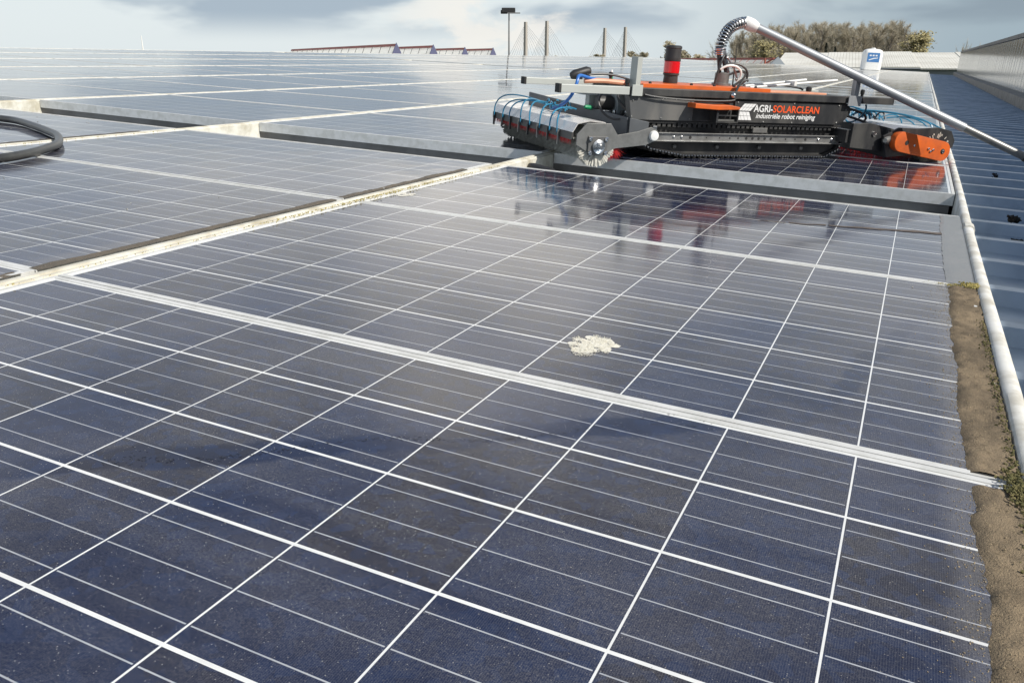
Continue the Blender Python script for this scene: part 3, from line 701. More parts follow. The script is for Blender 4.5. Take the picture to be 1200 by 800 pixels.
# aluminium side rail with punched holes
def holed_rail(u0, u1, h0, h1, v, th, holes):
    b = MB(); b.box(u0, v - th, h0, u1, v, h1); b.box(u0, v - th - 0.010, h1 - 0.004, u1, v - th, h1); b.box(u0, v - th - 0.010, h0, u1, v - th, h0 + 0.004)
    return b
rail = part(holed_rail(-0.345, 0.700, 0.066, 0.105, 0.0, 0.006, None), 'side_rail', RAILM, smooth=False, bevel=0.0008)
for u, r in [(-0.135, 0.007)] + [(0.165 + 0.034 * i, 0.0065) for i in range(5)] + [(0.385, 0.004), (0.44, 0.004), (0.50, 0.0065), (-0.05, 0.003), (0.02, 0.003), (0.075, 0.004), (0.12, 0.0045)]:
    b = MB(); b.lathe([(r, 0), (r, 0.0012)], 14, axis_mx((u, -0.0058, 0.085), (0, -1, 0))); part(b, 'hole', SEAL, rail)
for u in (-0.305, -0.22, -0.18, 0.575, 0.655):
    b = MB(); b.lathe([(0.006, 0), (0.006, 0.004), (0.003, 0.006)], 8, axis_mx((u, -0.0058, 0.086), (0, -1, 0))); part(b, 'bolt', STEEL, rail)

# body
b = MB(); bp_ = [(-0.300, 0.250), (-0.300, 0.155), (0.655, 0.150), (0.705, 0.165), (0.742, 0.205), (0.746, 0.232), (0.715, 0.256)]
b.prism(bp_, -0.002, 0.53, 'y')
body = part(b, 'body', BODY, smooth=False, bevel=0.006)
b = MB(); b.prism([(-0.466, 0.254), (-0.446, 0.156), (-0.14, 0.156), (-0.14, 0.254)], -0.011, 0.030, 'y'); part(b, 'side_panel', BODY_GREY, body, 'dark grey panel on the left of the body', smooth=False, bevel=0.002)
b = MB(); b.prism([(0.075, 0.156), (0.075, 0.250), (0.690, 0.250), (0.725, 0.228), (0.718, 0.206), (0.655, 0.156)], -0.011, -0.0025, 'y'); part(b, 'nameplate', BODY, body, smooth=False, bevel=0.002)
b = MB(); b.box(-0.44, -0.002, 0.144, 0.70, 0.012, 0.1535); part(b, 'skirt', BLACK_RUB, body, smooth=False)
b = MB()
for i in range(38):
    u = -0.33 + i * 0.026; b.box(u, 0.004, 0.128, u + 0.016, 0.014, 0.146)
part(b, 'chain_guard', BODY, body, smooth=False)
b = MB(); b.box(0.20, 0.0, 0.110, 0.28, 0.012, 0.133); part(b, 'motor_cover', BODY_GREY, body, smooth=False, bevel=0.003)

def text(s, size, u, h, m, v=-0.0118, shear=0.0, width=None, bold=0.0):
    cu = bpy.data.curves.new('lettering', 'FONT'); cu.body = s; cu.size = size; cu.extrude = 0.0004; cu.shear = shear; cu.offset = bold
    cu.materials.append(m)
    o = bpy.data.objects.new('lettering', cu); COL.objects.link(o); o.parent = body
    bpy.context.view_layer.update()
    sx = 1.0 if width is None else width / max(o.dimensions.x, 1e-6)
    me = bpy.data.meshes.new_from_object(o.evaluated_get(bpy.context.evaluated_depsgraph_get()))
    bpy.data.objects.remove(o); o = bpy.data.objects.new('lettering', me); COL.objects.link(o); o.parent = body
    o.matrix_local = T(u, v, h) @ Matrix.Rotation(PI / 2, 4, 'X') @ Matrix.Diagonal((sx, 1, 1, 1))
    return o
text('AGRI-', 0.043, 0.180, 0.205, INK_WHITE, width=0.104, bold=0.0008)
text('SOLARCLEAN', 0.043, 0.284, 0.205, INK_ORANGE, width=0.262, bold=0.0008)
text('industriële robot reiniging', 0.031, 0.194, 0.177, INK_WHITE, width=0.335, shear=0.22, bold=0.0004)
b = MB()                                             # tilted panel emblem, two rows of white cells
for r_ in range(2):
    for c_ in range(4):
        u0 = 0.108 + c_ * 0.0165; h0 = 0.207
        if r_ == 0: q = [(u0, h0), (u0 + 0.0148, h0), (u0 + 0.0148 + 0.030, h0 + 0.032), (u0 + 0.030, h0 + 0.032)]; q = [(a - 0.012, c) for a, c in q]
        else:
            u0 = 0.078 + c_ * 0.0180; q = [(u0 + 0.006, 0.204), (u0 + 0.0225, 0.204), (u0 + 0.0225 + 0.018, 0.166 - c_ * 0.0), (u0 + 0.024, 0.166)]
        for k in range(2):
            t0, t1 = k / 2 + 0.02, (k + 1) / 2 - 0.02
            l = lambda A, B, t: (A[0] + (B[0] - A[0]) * t, A[1] + (B[1] - A[1]) * t)
            b.prism([l(q[0], q[3], t0), l(q[1], q[2], t0), l(q[1], q[2], t1), l(q[0], q[3], t1)], -0.0124, -0.0114, 'y')
part(b, 'emblem', INK_WHITE, body, smooth=False)

# beams, deck
b = MB(); b.box(-0.79, -0.020, 0.258, -0.47, 0.020, 0.290); nb = part(b, 'beam', ALU_SIDE, None, 'bare aluminium end of the near beam', smooth=False, bevel=0.002)
b = MB(); b.box(-0.798, -0.022, 0.256, -0.788, 0.022, 0.292); part(b, 'end_cap', SEAL, nb, smooth=False)
b = MB(); b.box(-0.469, -0.022, 0.257, 0.98, 0.022, 0.289); part(b, 'beam', BODY, None, 'black near beam', smooth=False, bevel=0.003)
b = MB(); b.box(-0.765, 0.430, 0.266, 0.90, 0.470, 0.294); fb = part(b, 'beam', ALU_SIDE, None, 'aluminium beam on the far side', smooth=False, bevel=0.002)
b = MB(); b.box(-0.773, 0.428, 0.264, -0.763, 0.472, 0.296); part(b, 'end_cap', SEAL, fb, smooth=False)
for u in (-0.42, 0.20, 0.70):
    b = MB(); b.box(u, 0.02, 0.258, u + 0.03, 0.43, 0.286); part(b, 'cross_beam', BODY, smooth=False)
b = MB(); b.box(-0.385, 0.030, 0.287, 0.285, 0.40, 0.303); b.box(-0.385, 0.026, 0.280, 0.285, 0.032, 0.305)
deck = part(b, 'deck', ORANGE, smooth=False, bevel=0.002)
b = MB(); b.box(0.287, 0.04, 0.282, 0.62, 0.16, 0.296); part(b, 'deck', PALE_ORANGE, None, 'faded orange right end of the deck', smooth=False, bevel=0.003)
b = MB(); b.tube(bez((-0.58, 0.20, 0.298), (-0.5, 0.19, 0.305), (-0.45, 0.2, 0.3), (-0.385, 0.2, 0.296), 8), 0.011, 8); part(b, 'hose_stub', PALE_ORANGE)
for u in (-0.33, -0.12, 0.0, 0.12, 0.24):
    b = MB(); b.lathe([(0.007, 0), (0.007, 0.007), (0.003, 0.010)], 8, T(u, 0.06 + 0.02 * (u > 0), 0.303)); part(b, 'bolt', BODY, deck)
# posts that carry the pole
b = MB(); b.box(-0.017, -0.017, 0.291, 0.017, 0.017, 0.412, T(-0.438, 0.0, 0) @ RZ(R(26))); b.box(-0.463, -0.030, 0.255, -0.413, -0.0235, 0.300)
part(b, 'post', ALU_SIDE, None, 'broad grey angle post at the left end', smooth=False, bevel=0.001)
b = MB(); b.box(0.722, -0.030, 0.255, 0.742, -0.0245, 0.405); b.box(0.742, -0.030, 0.275, 0.747, 0.018, 0.405); b.box(0.690, -0.036, 0.246, 0.765, -0.0305, 0.292)
part(b, 'post', POLE, None, 'narrow grey post under the pole', smooth=False, bevel=0.001)
# orange bracket and black handle frame
b = MB(); b.prism([(-0.172, 0.216), (-0.172, 0.236), (-0.05, 0.231), (0.01, 0.233), (0.06, 0.226), (0.06, 0.215), (-0.05, 0.211)], -0.075, -0.003, 'y'); part(b, 'bracket', ORANGE, body, smooth=False, bevel=0.003)
b = MB(); b.box(-0.048, -0.060, 0.156, -0.038, -0.012, 0.210); b.box(0.062, -0.060, 0.156, 0.068, -0.012, 0.214); b.box(-0.037, -0.060, 0.156, 0.061, -0.012, 0.162); b.box(-0.037, -0.058, 0.185, 0.061, -0.050, 0.190)
part(b, 'handle_frame', BODY, body, smooth=False)
b = MB(); b.box(-0.035, -0.048, 0.163, 0.059, -0.013, 0.170); part(b, 'step_plate', PLATE, body, smooth=False)
# black hook and wing bolt on the beam
b = MB(); b.tube([(0.070, -0.010, 0.288), (0.080, -0.010, 0.310), (0.098, -0.012, 0.336), (0.118, -0.012, 0.340), (0.126, -0.012, 0.336)], 0.0055, 8); part(b, 'hook', BODY)
b = MB(); b.lathe([(0.011, 0), (0.013, 0.006), (0.009, 0.014), (0.004, 0.017)], 12, axis_mx((0.048, -0.022, 0.273), (0, -1, 0))); part(b, 'wing_bolt', STEEL)
for u, v, h, r in ((0.61, 0.16, 0.284, 0.014), (0.80, 0.005, 0.288, 0.010), (-0.52, 0.30, 0.292, 0.011), (-0.37, 0.36, 0.303, 0.010), (-0.475, 0.0, 0.290, 0.010)):
    b = MB(); b.lathe([(r * 0.7, 0), (r * 0.7, 0.012), (r, 0.014), (r, 0.030), (r * 0.6, 0.034)], 12, T(u, v, h)); part(b, 'clamp_knob', BLACK_RUB)
b = MB(); b.lathe([(0.008, 0), (0.008, 0.018), (0.006, 0.03)], 10, T(-0.335, 0.42, 0.295)); kn = part(b, 'valve', GREEN)
b = MB(); b.lathe([(0.0055, 0.03), (0.0055, 0.046), (0.003, 0.05)], 10, T(-0.335, 0.42, 0.295)); part(b, 'cap', WHITE, kn)
# red beacon
BM = T(-0.115, 0.25, 0.303)
b = MB(); b.lathe([(0.033, 0), (0.034, 0.006), (0.032, 0.034), (0.037, 0.036), (0.037, 0.044)], 24, BM); bc = part(b, 'beacon', BODY, ang=30)
b = MB(); b.lathe([(0.035, 0.044), (0.037, 0.047), (0.037, 0.094), (0.035, 0.097)], 24, BM); part(b, 'lens', LENS, bc, ang=30)
b = MB(); b.lathe([(0.037, 0.097), (0.038, 0.1), (0.036, 0.115), (0.036, 0.152), (0.038, 0.154), (0.037, 0.162), (0.030, 0.166)], 24, BM); part(b, 'cap', BODY, bc, ang=30)
# black grip on the far beam
b = MB(); b.tube([(-0.53, 0.45, 0.308), (-0.515, 0.45, 0.314), (-0.45, 0.45, 0.332), (-0.435, 0.45, 0.334)], [0.016, 0.022, 0.023, 0.017], 14); b.box(-0.49, 0.44, 0.293, -0.475, 0.46, 0.315); part(b, 'grip', BLACK_RUB)
# mast: pipe fittings, sprung swivel
b = MB(); b.lathe([(0.045, 0.0), (0.045, 0.01), (0.034, 0.012), (0.034, 0.055), (0.028, 0.06)], 20, T(0.165, 0.25, 0.303)); mb_ = part(b, 'mast', PLATE, ang=30)
for dx_, dy_, m_, hh in ((-0.018, -0.012, BODY, 0.15), (0.014, -0.016, STEEL, 0.14), (-0.004, 0.016, BODY_GREY, 0.15), (0.004, -0.022, BODY, 0.10)):
    b = MB(); b.tube([(0.165 + dx_ * 1.4, 0.25 + dy_, 0.36), (0.145 + dx_, 0.25 + dy_, 0.363 + hh * 0.5), (0.137 + dx_ * 0.6, 0.25 + dy_ * 0.6, 0.33 + hh)], 0.009, 8); part(b, 'pipe', m_, mb_)
b = MB()
for k in range(4): b.lathe([(0.026, 0), (0.028, 0.003), (0.026, 0.006)], 18, T(0.136, 0.25, 0.440 + k * 0.008))
part(b, 'collar', STEEL, mb_)
SP = bez((0.135, 0.25, 0.45), (0.135, 0.25, 0.54), (0.175, 0.25, 0.585), (0.262, 0.25, 0.588), 40)
b = MB(); b.tube(SP, 0.013, 12); part(b, 'inner_hose', BLACK_RUB, mb_)
b = MB(); coil = []
turns = 15; N = turns * 14
for i in range(N + 1):
    t = i / N * 40; k = min(int(t), 39); p = SP[k].lerp(SP[k + 1], t - k); d = (SP[min(k + 1, 40)] - SP[max(k - 1, 0)]).normalized()
    a = 2 * PI * i / 14; nrm = Vector((d.z, 0, -d.x)); coil.append(p + nrm * math.cos(a) * 0.024 + Vector((0, 1, 0)) * math.sin(a) * 0.024)
b.tube(coil, 0.0042, 6); part(b, 'spring', STEEL, mb_)
b = MB(); b.tube([(0.21, 0.22, 0.30), (0.205, 0.22, 0.468)], [0.0035, 0.0022], 6); part(b, 'antenna', BODY)
for (p0, l, p1, m_) in (((0.10, 0.21, 0.302), (0, -0.02, 0.10), (0.155, 0.235, 0.40), BODY), ((0.155, 0.22, 0.395), (0.09, -0.02, 0.04), (0.225, 0.2, 0.305), BODY), ((0.13, 0.22, 0.375), (0.05, -0.02, 0.05), (0.225, 0.215, 0.325), WHITE), ((0.16, 0.22, 0.43), (0.03, 0.0, -0.02), (0.215, 0.21, 0.335), STEEL), ((0.16, 0.23, 0.34), (0.10, -0.02, 0.06), (0.20, 0.2, 0.305), BODY)):
    b = MB(); b.tube(arc3(p0, p1, l, 12), 0.0055, 8); part(b, 'cable', m_, mb_)
# two white rods on the deck
for p, q in (((0.31, 0.22, 0.300), (0.86, 0.26, 0.352)), ((0.31, 0.26, 0.305), (0.70, 0.30, 0.346))):
    b = MB(); b.tube([p, q], 0.006, 8); part(b, 'white_rod', WHITE)
b = MB(); b.box(0.56, 0.21, 0.318, 0.575, 0.29, 0.338); part(b, 'rod_clip', WHITE, smooth=False)
# motor block at the left end
b = MB(); b.box(-0.405, 0.20, 0.160, -0.362, 0.28, 0.252); part(b, 'gearbox', PALE_BOX, None, 'pale grey gearbox plate at the left end', smooth=False, bevel=0.004)
b = MB(); b.lathe([(0.030, 0), (0.033, 0.008), (0.033, 0.070), (0.026, 0.078)], 18, axis_mx((-0.41, 0.25, 0.205), (-1, 0.05, 0))); part(b, 'drive_motor', BODY)
b = MB(); b.box(-0.55, 0.27, 0.236, -0.41, 0.36, 0.248); b.box(-0.50, 0.30, 0.17, -0.44, 0.34, 0.235); part(b, 'bracket_plate', PALE_BOX, smooth=False)
b = MB(); b.lathe([(0.010, 0), (0.010, 0.03), (0.007, 0.04)], 12, axis_mx((-0.50, 0.27, 0.180), (-1, -0.2, 0.1))); part(b, 'connector', GREEN)
for k in range(5):
    b = MB(); b.lathe([(0.007, 0), (0.009, 0.012), (0.006, 0.02)], 10, axis_mx((-0.46 + 0.03 * k, 0.16 + 0.015 * (k % 2), 0.160), (0, 0, 1))); part(b, 'fitting', STEEL if k % 2 else BODY)
b = MB(); b.box(-0.45, 0.10, 0.150, -0.30, 0.34, 0.159); part(b, 'mount_plate', PLATE, smooth=False)
# bright blue hose from the beams down to the left splash guard
b = MB(); b.tube(bez((-0.40, 0.22, 0.300), (-0.58, 0.20, 0.300), (-0.60, 0.18, 0.33), (-0.63, 0.16, 0.318), 10) + bez((-0.632, 0.157, 0.312), (-0.66, 0.12, 0.24), (-0.66, 0.20, 0.19), (-0.66, 0.36, 0.165), 12)[1:], 0.0075, 10); part(b, 'blue_hose', BLUE_HOSE)

# roller brushes
def brush(u0, h0, s, cover):
    """s=-1: outer side towards -x (left end), s=+1: right end"""
    va, vb = -0.105, 0.86
    kind = 'left' if s < 0 else 'right'
    b = MB(); b.prism([(u0 + s * a, h0 + c) for a, c in ((-0.080, 0.058), (-0.040, 0.095), (0.030, 0.100), (0.084, 0.088), (0.106, 0.052), (0.103, 0.051), (0.082, 0.085), (0.029, 0.096), (-0.039, 0.091), (-0.077, 0.056))], va + 0.004, vb, 'y')
    hd = part(b, 'brush_hood', HOOD, None, 'bare metal %s brush hood hung with blue tubes' % kind, smooth=False)
    b = MB(); b.box(min(u0 + s * 0.100, u0 + s * 0.108), va + 0.004, h0 + 0.022, max(u0 + s * 0.100, u0 + s * 0.108), vb, h0 + 0.0505); part(b, 'spray_bar', BODY, hd, smooth=False)
    b = MB()
    rr = random.Random(3)
    for i in range(700):
        v = va + 0.01 + (vb - va - 0.01) * rr.random(); x = u0 + s * (0.102 + 0.004 * rr.random()); z1 = h0 + 0.024; z0 = z1 - 0.016 - 0.012 * rr.random()
        b.add([(x, v, z1), (x, v + 0.003, z1), (x + s * 0.004 * rr.random(), v + 0.002 + 0.004 * rr.random(), z0)], [(0, 1, 2)])
    part(b, 'red_fringe', RED, hd, smooth=False)
    for i in range(8):                               # nozzles under the bar
        v = 0.02 + 0.115 * i; b = MB(); b.box(u0 + s * 0.112 - 0.004, v, h0 - 0.010, u0 + s * 0.112 + 0.004, v + 0.008, h0 + 0.050); part(b, 'nozzle', BODY if i % 2 else PLATE, hd, smooth=False)
    b = MB(); b.lathe([(0.040, 0), (0.040, vb - va - 0.02)], 24, axis_mx((u0, va + 0.01, h0), (0, 1, 0))); 
    core = part(b, 'roller', BRISTLE_DK)
    for nm, n, lo, hi, m_ in (('bristles', 5200, va + 0.02, vb - 0.01, BRISTLE_DK), ('end_bristles', 900, va - 0.012, va + 0.012, BRISTLE)):
        b = MB()
        for i in range(n):
            a = rr.uniform(0, 2 * PI); v = rr.uniform(lo, hi); r1 = (0.070 if nm == 'bristles' else 0.083) + rr.uniform(-0.006, 0.004); a2 = a + rr.uniform(-0.08, 0.08); wv = 0.0022
            p0 = (u0 + math.cos(a) * 0.038, v, h0 + math.sin(a) * 0.038); p1 = (u0 + math.cos(a2) * r1, v + rr.uniform(-0.006, 0.006), h0 + math.sin(a2) * r1)
            q = (-math.sin(a) * wv, 0, math.cos(a) * wv)
            b.add([(p0[0] - q[0], v, p0[2] - q[2]), (p0[0] + q[0], v, p0[2] + q[2]), (p1[0] + q[0], p1[1], p1[2] + q[2]), (p1[0] - q[0], p1[1], p1[2] - q[2]), (p0[0], v + wv * 2, p0[2])], [(0, 1, 2, 3), (0, 4, 2), (4, 1, 3)])
        part(b, nm, m_, core, smooth=False)
    # blue tubes
    hub_v = 0.36; 
    for i in range(8):
        v = 0.02 + 0.115 * i + rr.uniform(-0.022, 0.022)
        p0 = (u0 + s * 0.113, v, h0 + 0.035); p1 = (u0 - s * rr.uniform(0.0, 0.045), hub_v + rr.uniform(-0.10, 0.10) + (v - hub_v) * 0.35, h0 + 0.112 + rr.uniform(0, 0.012))
        pts = bez(p0, (u0 + s * 0.118, v + rr.uniform(-0.03, 0.03), h0 + 0.105 + rr.uniform(0, 0.06)), (u0 + s * 0.06, (v + p1[1]) / 2 + 0.02, h0 + 0.140 + rr.uniform(0, 0.05)), p1, 16)
        b = MB(); b.tube(pts, 0.0034, 8); part(b, 'water_tube', BLUE_TUBE, hd)
    for i in range(9):                               # tangle on top of the hood
        c = Vector((u0 - s * rr.uniform(0.0, 0.05), hub_v + rr.uniform(-0.10, 0.06), h0 + 0.108)); d = Vector((rr.uniform(-0.06, 0.06), rr.uniform(-0.16, 0.16), 0.006))
        b = MB(); b.tube(bez(c, c + Vector((0, 0, rr.uniform(0.02, 0.06))) + d * 0.3, c + d + Vector((0, 0, rr.uniform(0.02, 0.05))), c + d, 10), 0.004, 6); part(b, 'water_tube', BLUE_TUBE if i % 3 else BODY, hd)
    return hd

hdL = brush(-0.655, 0.055, -1, False)
def octagon(u, h, rx, rz):
    return [(u - rx, h + rz * 0.50), (u - rx * 0.55, h + rz), (u + rx * 0.60, h + rz), (u + rx, h + rz * 0.45), (u + rx, h + rz * 0.05), (u + rx * 0.5, h - rz * 0.30), (u - rx * 0.4, h - rz * 0.30), (u - rx, h + rz * 0.05)]
b = MB(); b.prism(octagon(-0.655, 0.055, 0.095, 0.092), -0.126, -0.118, 'y')
ep = part(b, 'end_plate', PLATE, smooth=False, bevel=0.001)
b = MB(); b.prism([(-0.700, 0.020), (-0.700, 0.095), (-0.612, 0.095), (-0.612, 0.020)], -0.134, -0.1265, 'y'); part(b, 'bearing_plate', BODY_GREY, ep, smooth=False, bevel=0.002)
b = MB(); b.lathe([(0.028, 0), (0.028, 0.008), (0.018, 0.012), (0.018, 0.022), (0.010, 0.024), (0.010, 0.032)], 20, axis_mx((-0.655, -0.1345, 0.055), (0, -1, 0))); part(b, 'hub', STEEL, ep, ang=30)
for du, dh in ((-0.036, -0.026), (0.036, -0.026), (-0.036, 0.030), (0.036, 0.030)):
    b = MB(); b.lathe([(0.009, 0), (0.009, 0.006), (0.005, 0.010)], 8, axis_mx((-0.655 + du, -0.1345, 0.055 + dh), (0, -1, 0))); part(b, 'bolt', STEEL, ep)
b = MB(); b.prism([(-0.565, 0.045), (-0.565, 0.098), (-0.46, 0.115), (-0.395, 0.135), (-0.365, 0.120), (-0.365, 0.080), (-0.42, 0.060)], -0.108, -0.098, 'y'); arm = part(b, 'swing_arm', PLATE, smooth=False, bevel=0.001)
b = MB(); b.lathe([(0.021, 0), (0.022, 0.004), (0.019, 0.014), (0.012, 0.016)], 20, axis_mx((-0.385, -0.108, 0.100), (0, -1, 0))); part(b, 'pivot', WHITE, arm)
b = MB(); b.lathe([(0.010, 0), (0.010, 0.11)], 12, axis_mx((-0.385, -0.098, 0.100), (0, 1, 0))); part(b, 'shaft', STEEL, arm)
b = MB(); b.box(-0.36, -0.022, 0.088, -0.325, -0.008, 0.112); b.box(-0.355, -0.05, 0.118, -0.335, -0.01, 0.135); part(b, 'arm_bracket', STEEL, smooth=False, bevel=0.002)
# red tuft inside the left end
b = MB(); rr = random.Random(11)
for i in range(420):
    a = rr.uniform(-2.2, -0.3); x0, z0 = -0.565 + rr.uniform(-0.015, 0.015), 0.055 + rr.uniform(-0.012, 0.012); L = rr.uniform(0.045, 0.066); v = rr.uniform(-0.098, -0.02)
    b.add([(x0 - 0.002, v, z0), (x0 + 0.002, v, z0), (x0 + math.cos(a) * L, v + rr.uniform(-.004, .004), z0 + math.sin(a) * L)], [(0, 1, 2)])
part(b, 'red_bristles', RED, None, 'red bristle tuft beside the left end plate', smooth=False)
# splash guards
def guard(a, c, h00, h01, h10, h11, name_lab):
    b = MB(); d = Vector((c[0] - a[0], c[1] - a[1], 0)).normalized(); nrm = Vector((-d.y, d.x, 0)) * 0.006
    vs = []
    for sgn in (-1, 1):
        for (p, z) in ((a, h00), (c, h10), (c, h11), (a, h01)): vs.append(Vector((p[0], p[1], z)) + nrm * sgn)
    b.add(vs, [(0, 1, 2, 3), (7, 6, 5, 4), (0, 4, 5, 1), (1, 5, 6, 2), (2, 6, 7, 3), (3, 7, 4, 0)])
    return part(b, 'splash_guard', GUARD if 'left' in name_lab else BODY, None, name_lab, smooth=False, bevel=0.002)
guard((-0.452, 0.0), (-0.565, 0.86), 0.085, 0.163, 0.120, 0.208, 'long dark left splash guard')
guard((-0.375, -0.042), (-0.452, -0.012), 0.105, 0.150, 0.090, 0.163, 'short angled left splash guard end')
guard((0.90, -0.11), (0.98, 0.84), 0.020, 0.150, 0.04, 0.160, 'black right splash guard')

hdR = brush(1.205, 0.058, 1, True)
b = MB(); b.prism([(0.90, 0.02), (0.86, 0.12), (0.95, 0.160), (1.06, 0.158), (1.20, 0.165), (1.285, 0.150), (1.318, 0.105), (1.312, 0.07), (1.2, 0.045)], -0.119, -0.108, 'y'); part(b, 'end_plate', BODY, None, 'black end plate behind the orange cover', smooth=False, bevel=0.002)
b = MB(); b.prism([(0.70, 0.06), (0.70, 0.17), (0.80, 0.175), (0.95, 0.15), (0.95, 0.04)], -0.085, -0.070, 'y'); b.box(0.68, -0.07, 0.08, 0.72, 0.2, 0.14); part(b, 'swing_arm', BODY, None, 'black arm of the right brush', smooth=False, bevel=0.002)
def capsule(p, q, r, n=14):
    p, q = Vector(p), Vector(q); a = math.atan2(q.y - p.y, q.x - p.x); o = []
    for i in range(n + 1): t = a + PI / 2 + PI * i / n; o.append((p.x + r * math.cos(t), p.y + r * math.sin(t)))
    for i in range(n + 1): t = a - PI / 2 + PI * i / n; o.append((q.x + r * math.cos(t), q.y + r * math.sin(t)))
    return o
b = MB(); b.prism(capsule((0.945, 0.098), (1.212, 0.056), 0.047), -0.158, -0.121, 'y')
cv = part(b, 'drive_cover', ORANGE, None, 'orange rounded drive cover on the right brush', bevel=0.004, ang=40)
for p, r in (((0.972, 0.094), 0.011), ((1.210, 0.056), 0.013)):
    b = MB(); b.lathe([(r, 0), (r, 0.0012)], 16, axis_mx((p[0], -0.1581, p[1]), (0, -1, 0))); part(b, 'hole', SEAL, cv)
b = MB(); b.lathe([(0.008, 0), (0.008, 0.004), (0.004, 0.006)], 12, axis_mx((1.210, -0.1592, 0.056), (0, -1, 0))); part(b, 'axle_end', STEEL, cv)
for p in ((1.02, 0.082), (1.145, 0.064), (1.13, 0.056), (1.115, 0.068)):
    b = MB(); b.lathe([(0.006, 0), (0.006, 0.005), (0.003, 0.008)], 8, axis_mx((p[0], -0.158, p[1]), (0, -1, 0))); part(b, 'bolt', STEEL, cv)
b = MB(); b.lathe([(0.024, 0), (0.026, 0.01), (0.018, 0.03), (0.010, 0.05)], 14, axis_mx((0.905, -0.10, 0.100), (-0.7, -0.5, 0))); part(b, 'coupling', PLATE)
b = MB(); b.lathe([(0.012, 0), (0.012, 0.006)], 8, axis_mx((0.83, -0.085, 0.125), (0, -1, 0))); part(b, 'bolt', STEEL)
b = MB(); rr = random.Random(5)
for i in range(1500):
    a = rr.uniform(-2.9, -0.2); x0, z0 = 1.03 + rr.uniform(-0.09, 0.05), 0.066 + rr.uniform(-0.012, 0.012); L = rr.uniform(0.05, 0.07); v = rr.uniform(-0.105, 0.3)
    b.add([(x0 - 0.002, v, z0), (x0 + 0.002, v, z0), (x0 + math.cos(a) * L * 0.5, v + rr.uniform(-.004, .004), z0 + math.sin(a) * L)], [(0, 1, 2)])
part(b, 'red_bristles', RED, None, 'red bristles under the right splash guard', smooth=False)
b = MB()
b2 = MB()
for u, h in [(-0.445, 0.236), (-0.445, 0.168), (-0.30, 0.24), (-0.30, 0.165), (-0.155, 0.24), (-0.155, 0.165), (0.09, 0.242), (0.40, 0.244), (0.66, 0.243), (0.705, 0.225), (0.66, 0.165), (0.40, 0.160), (0.24, 0.160)]:
    b2.lathe([(0.0045, 0), (0.0042, 0.002), (0.002, 0.0035)], 8, axis_mx((u, -0.011, h), (0, -1, 0)))
part(b2, 'rivets', PLATE, body, smooth=False)['kind'] = 'stuff'
for (p, q, l, r) in (((-0.40, -0.026, 0.262), (0.05, -0.026, 0.262), (0.1, -0.004, -0.022), 0.004), ((-0.46, 0.10, 0.25), (-0.36, 0.02, 0.16), (-0.03, -0.03, -0.03), 0.006), ((-0.52, 0.14, 0.25), (-0.44, 0.05, 0.17), (-0.05, 0, -0.06), 0.005), ((0.70, 0.02, 0.20), (0.86, -0.06, 0.13), (0.08, -0.02, 0.0), 0.006), ((0.69, 0.05, 0.22), (0.92, 0.10, 0.165), (0.08, 0, 0.03), 0.006), ((-0.30, 0.30, 0.303), (-0.52, 0.30, 0.30), (-0.05, 0, 0.035), 0.005), ((0.30, 0.30, 0.30), (0.66, 0.28, 0.285), (0.1, 0, 0.03), 0.005)):
    b2 = MB(); b2.tube(arc3(p, q, l, 12), r, 8); part(b2, 'cable', BODY)
for (p, q, l) in (((0.83, 0.0, 0.252), (0.86, 0.15, 0.17), (0.03, 0, -0.04)), ((1.0, 0.42, 0.165), (1.30, 0.02, 0.15), (0.02, 0, 0.07)), ((0.95, 0.55, 0.165), (1.14, 0.28, 0.165), (0, 0, 0.08)), ((1.06, 0.35, 0.165), (1.33, -0.06, 0.10), (0.05, -0.0, 0.09))):
    b.tube(arc3(p, q, l, 14), 0.0042, 8)
part(b, 'water_tube', BLUE_TUBE)

# ------------------------------------------------------------------ the pole resting on the robot's right post
b = MB()
pA = RB @ Vector((0.262, 0.25, 0.588)); pS = RB @ Vector((0.735, -0.05, 0.371))
POLE_A = pA
dirp = (pS - pA).normalized(); pE = pA + dirp * 1.62
q = dirp.to_track_quat('Z', 'Y').to_matrix().to_4x4()
root = empty('water_pole', Matrix.Translation(pA) @ q, 'long telescopic aluminium pole reaching from the robot mast across the roof edge', 'pole')
Lp = (pE - pA).length
b = MB(); b.lathe([(0.0205, 0.05), (0.0205, 1.12), (0.0190, 1.121)], 16); part(b, 'pole_tube', POLE, root, ang=30)
b = MB(); b.lathe([(0.0175, 1.1), (0.0175, Lp)], 16); part(b, 'inner_tube', PLATE, root, ang=30)
b = MB(); b.lathe([(0.017, -0.018), (0.027, -0.012), (0.030, 0.006), (0.030, 0.028), (0.026, 0.044), (0.0206, 0.058)], 18); part(b, 'pole_head', WHITE, root, 'fat white fitting at the top of the pole', ang=40)
b = MB(); b.lathe([(0.017, Lp - 0.2), (0.021, Lp - 0.195), (0.021, Lp + 0.14), (0.016, Lp + 0.15)], 16); part(b, 'grip', BLACK_RUB, root, ang=40)

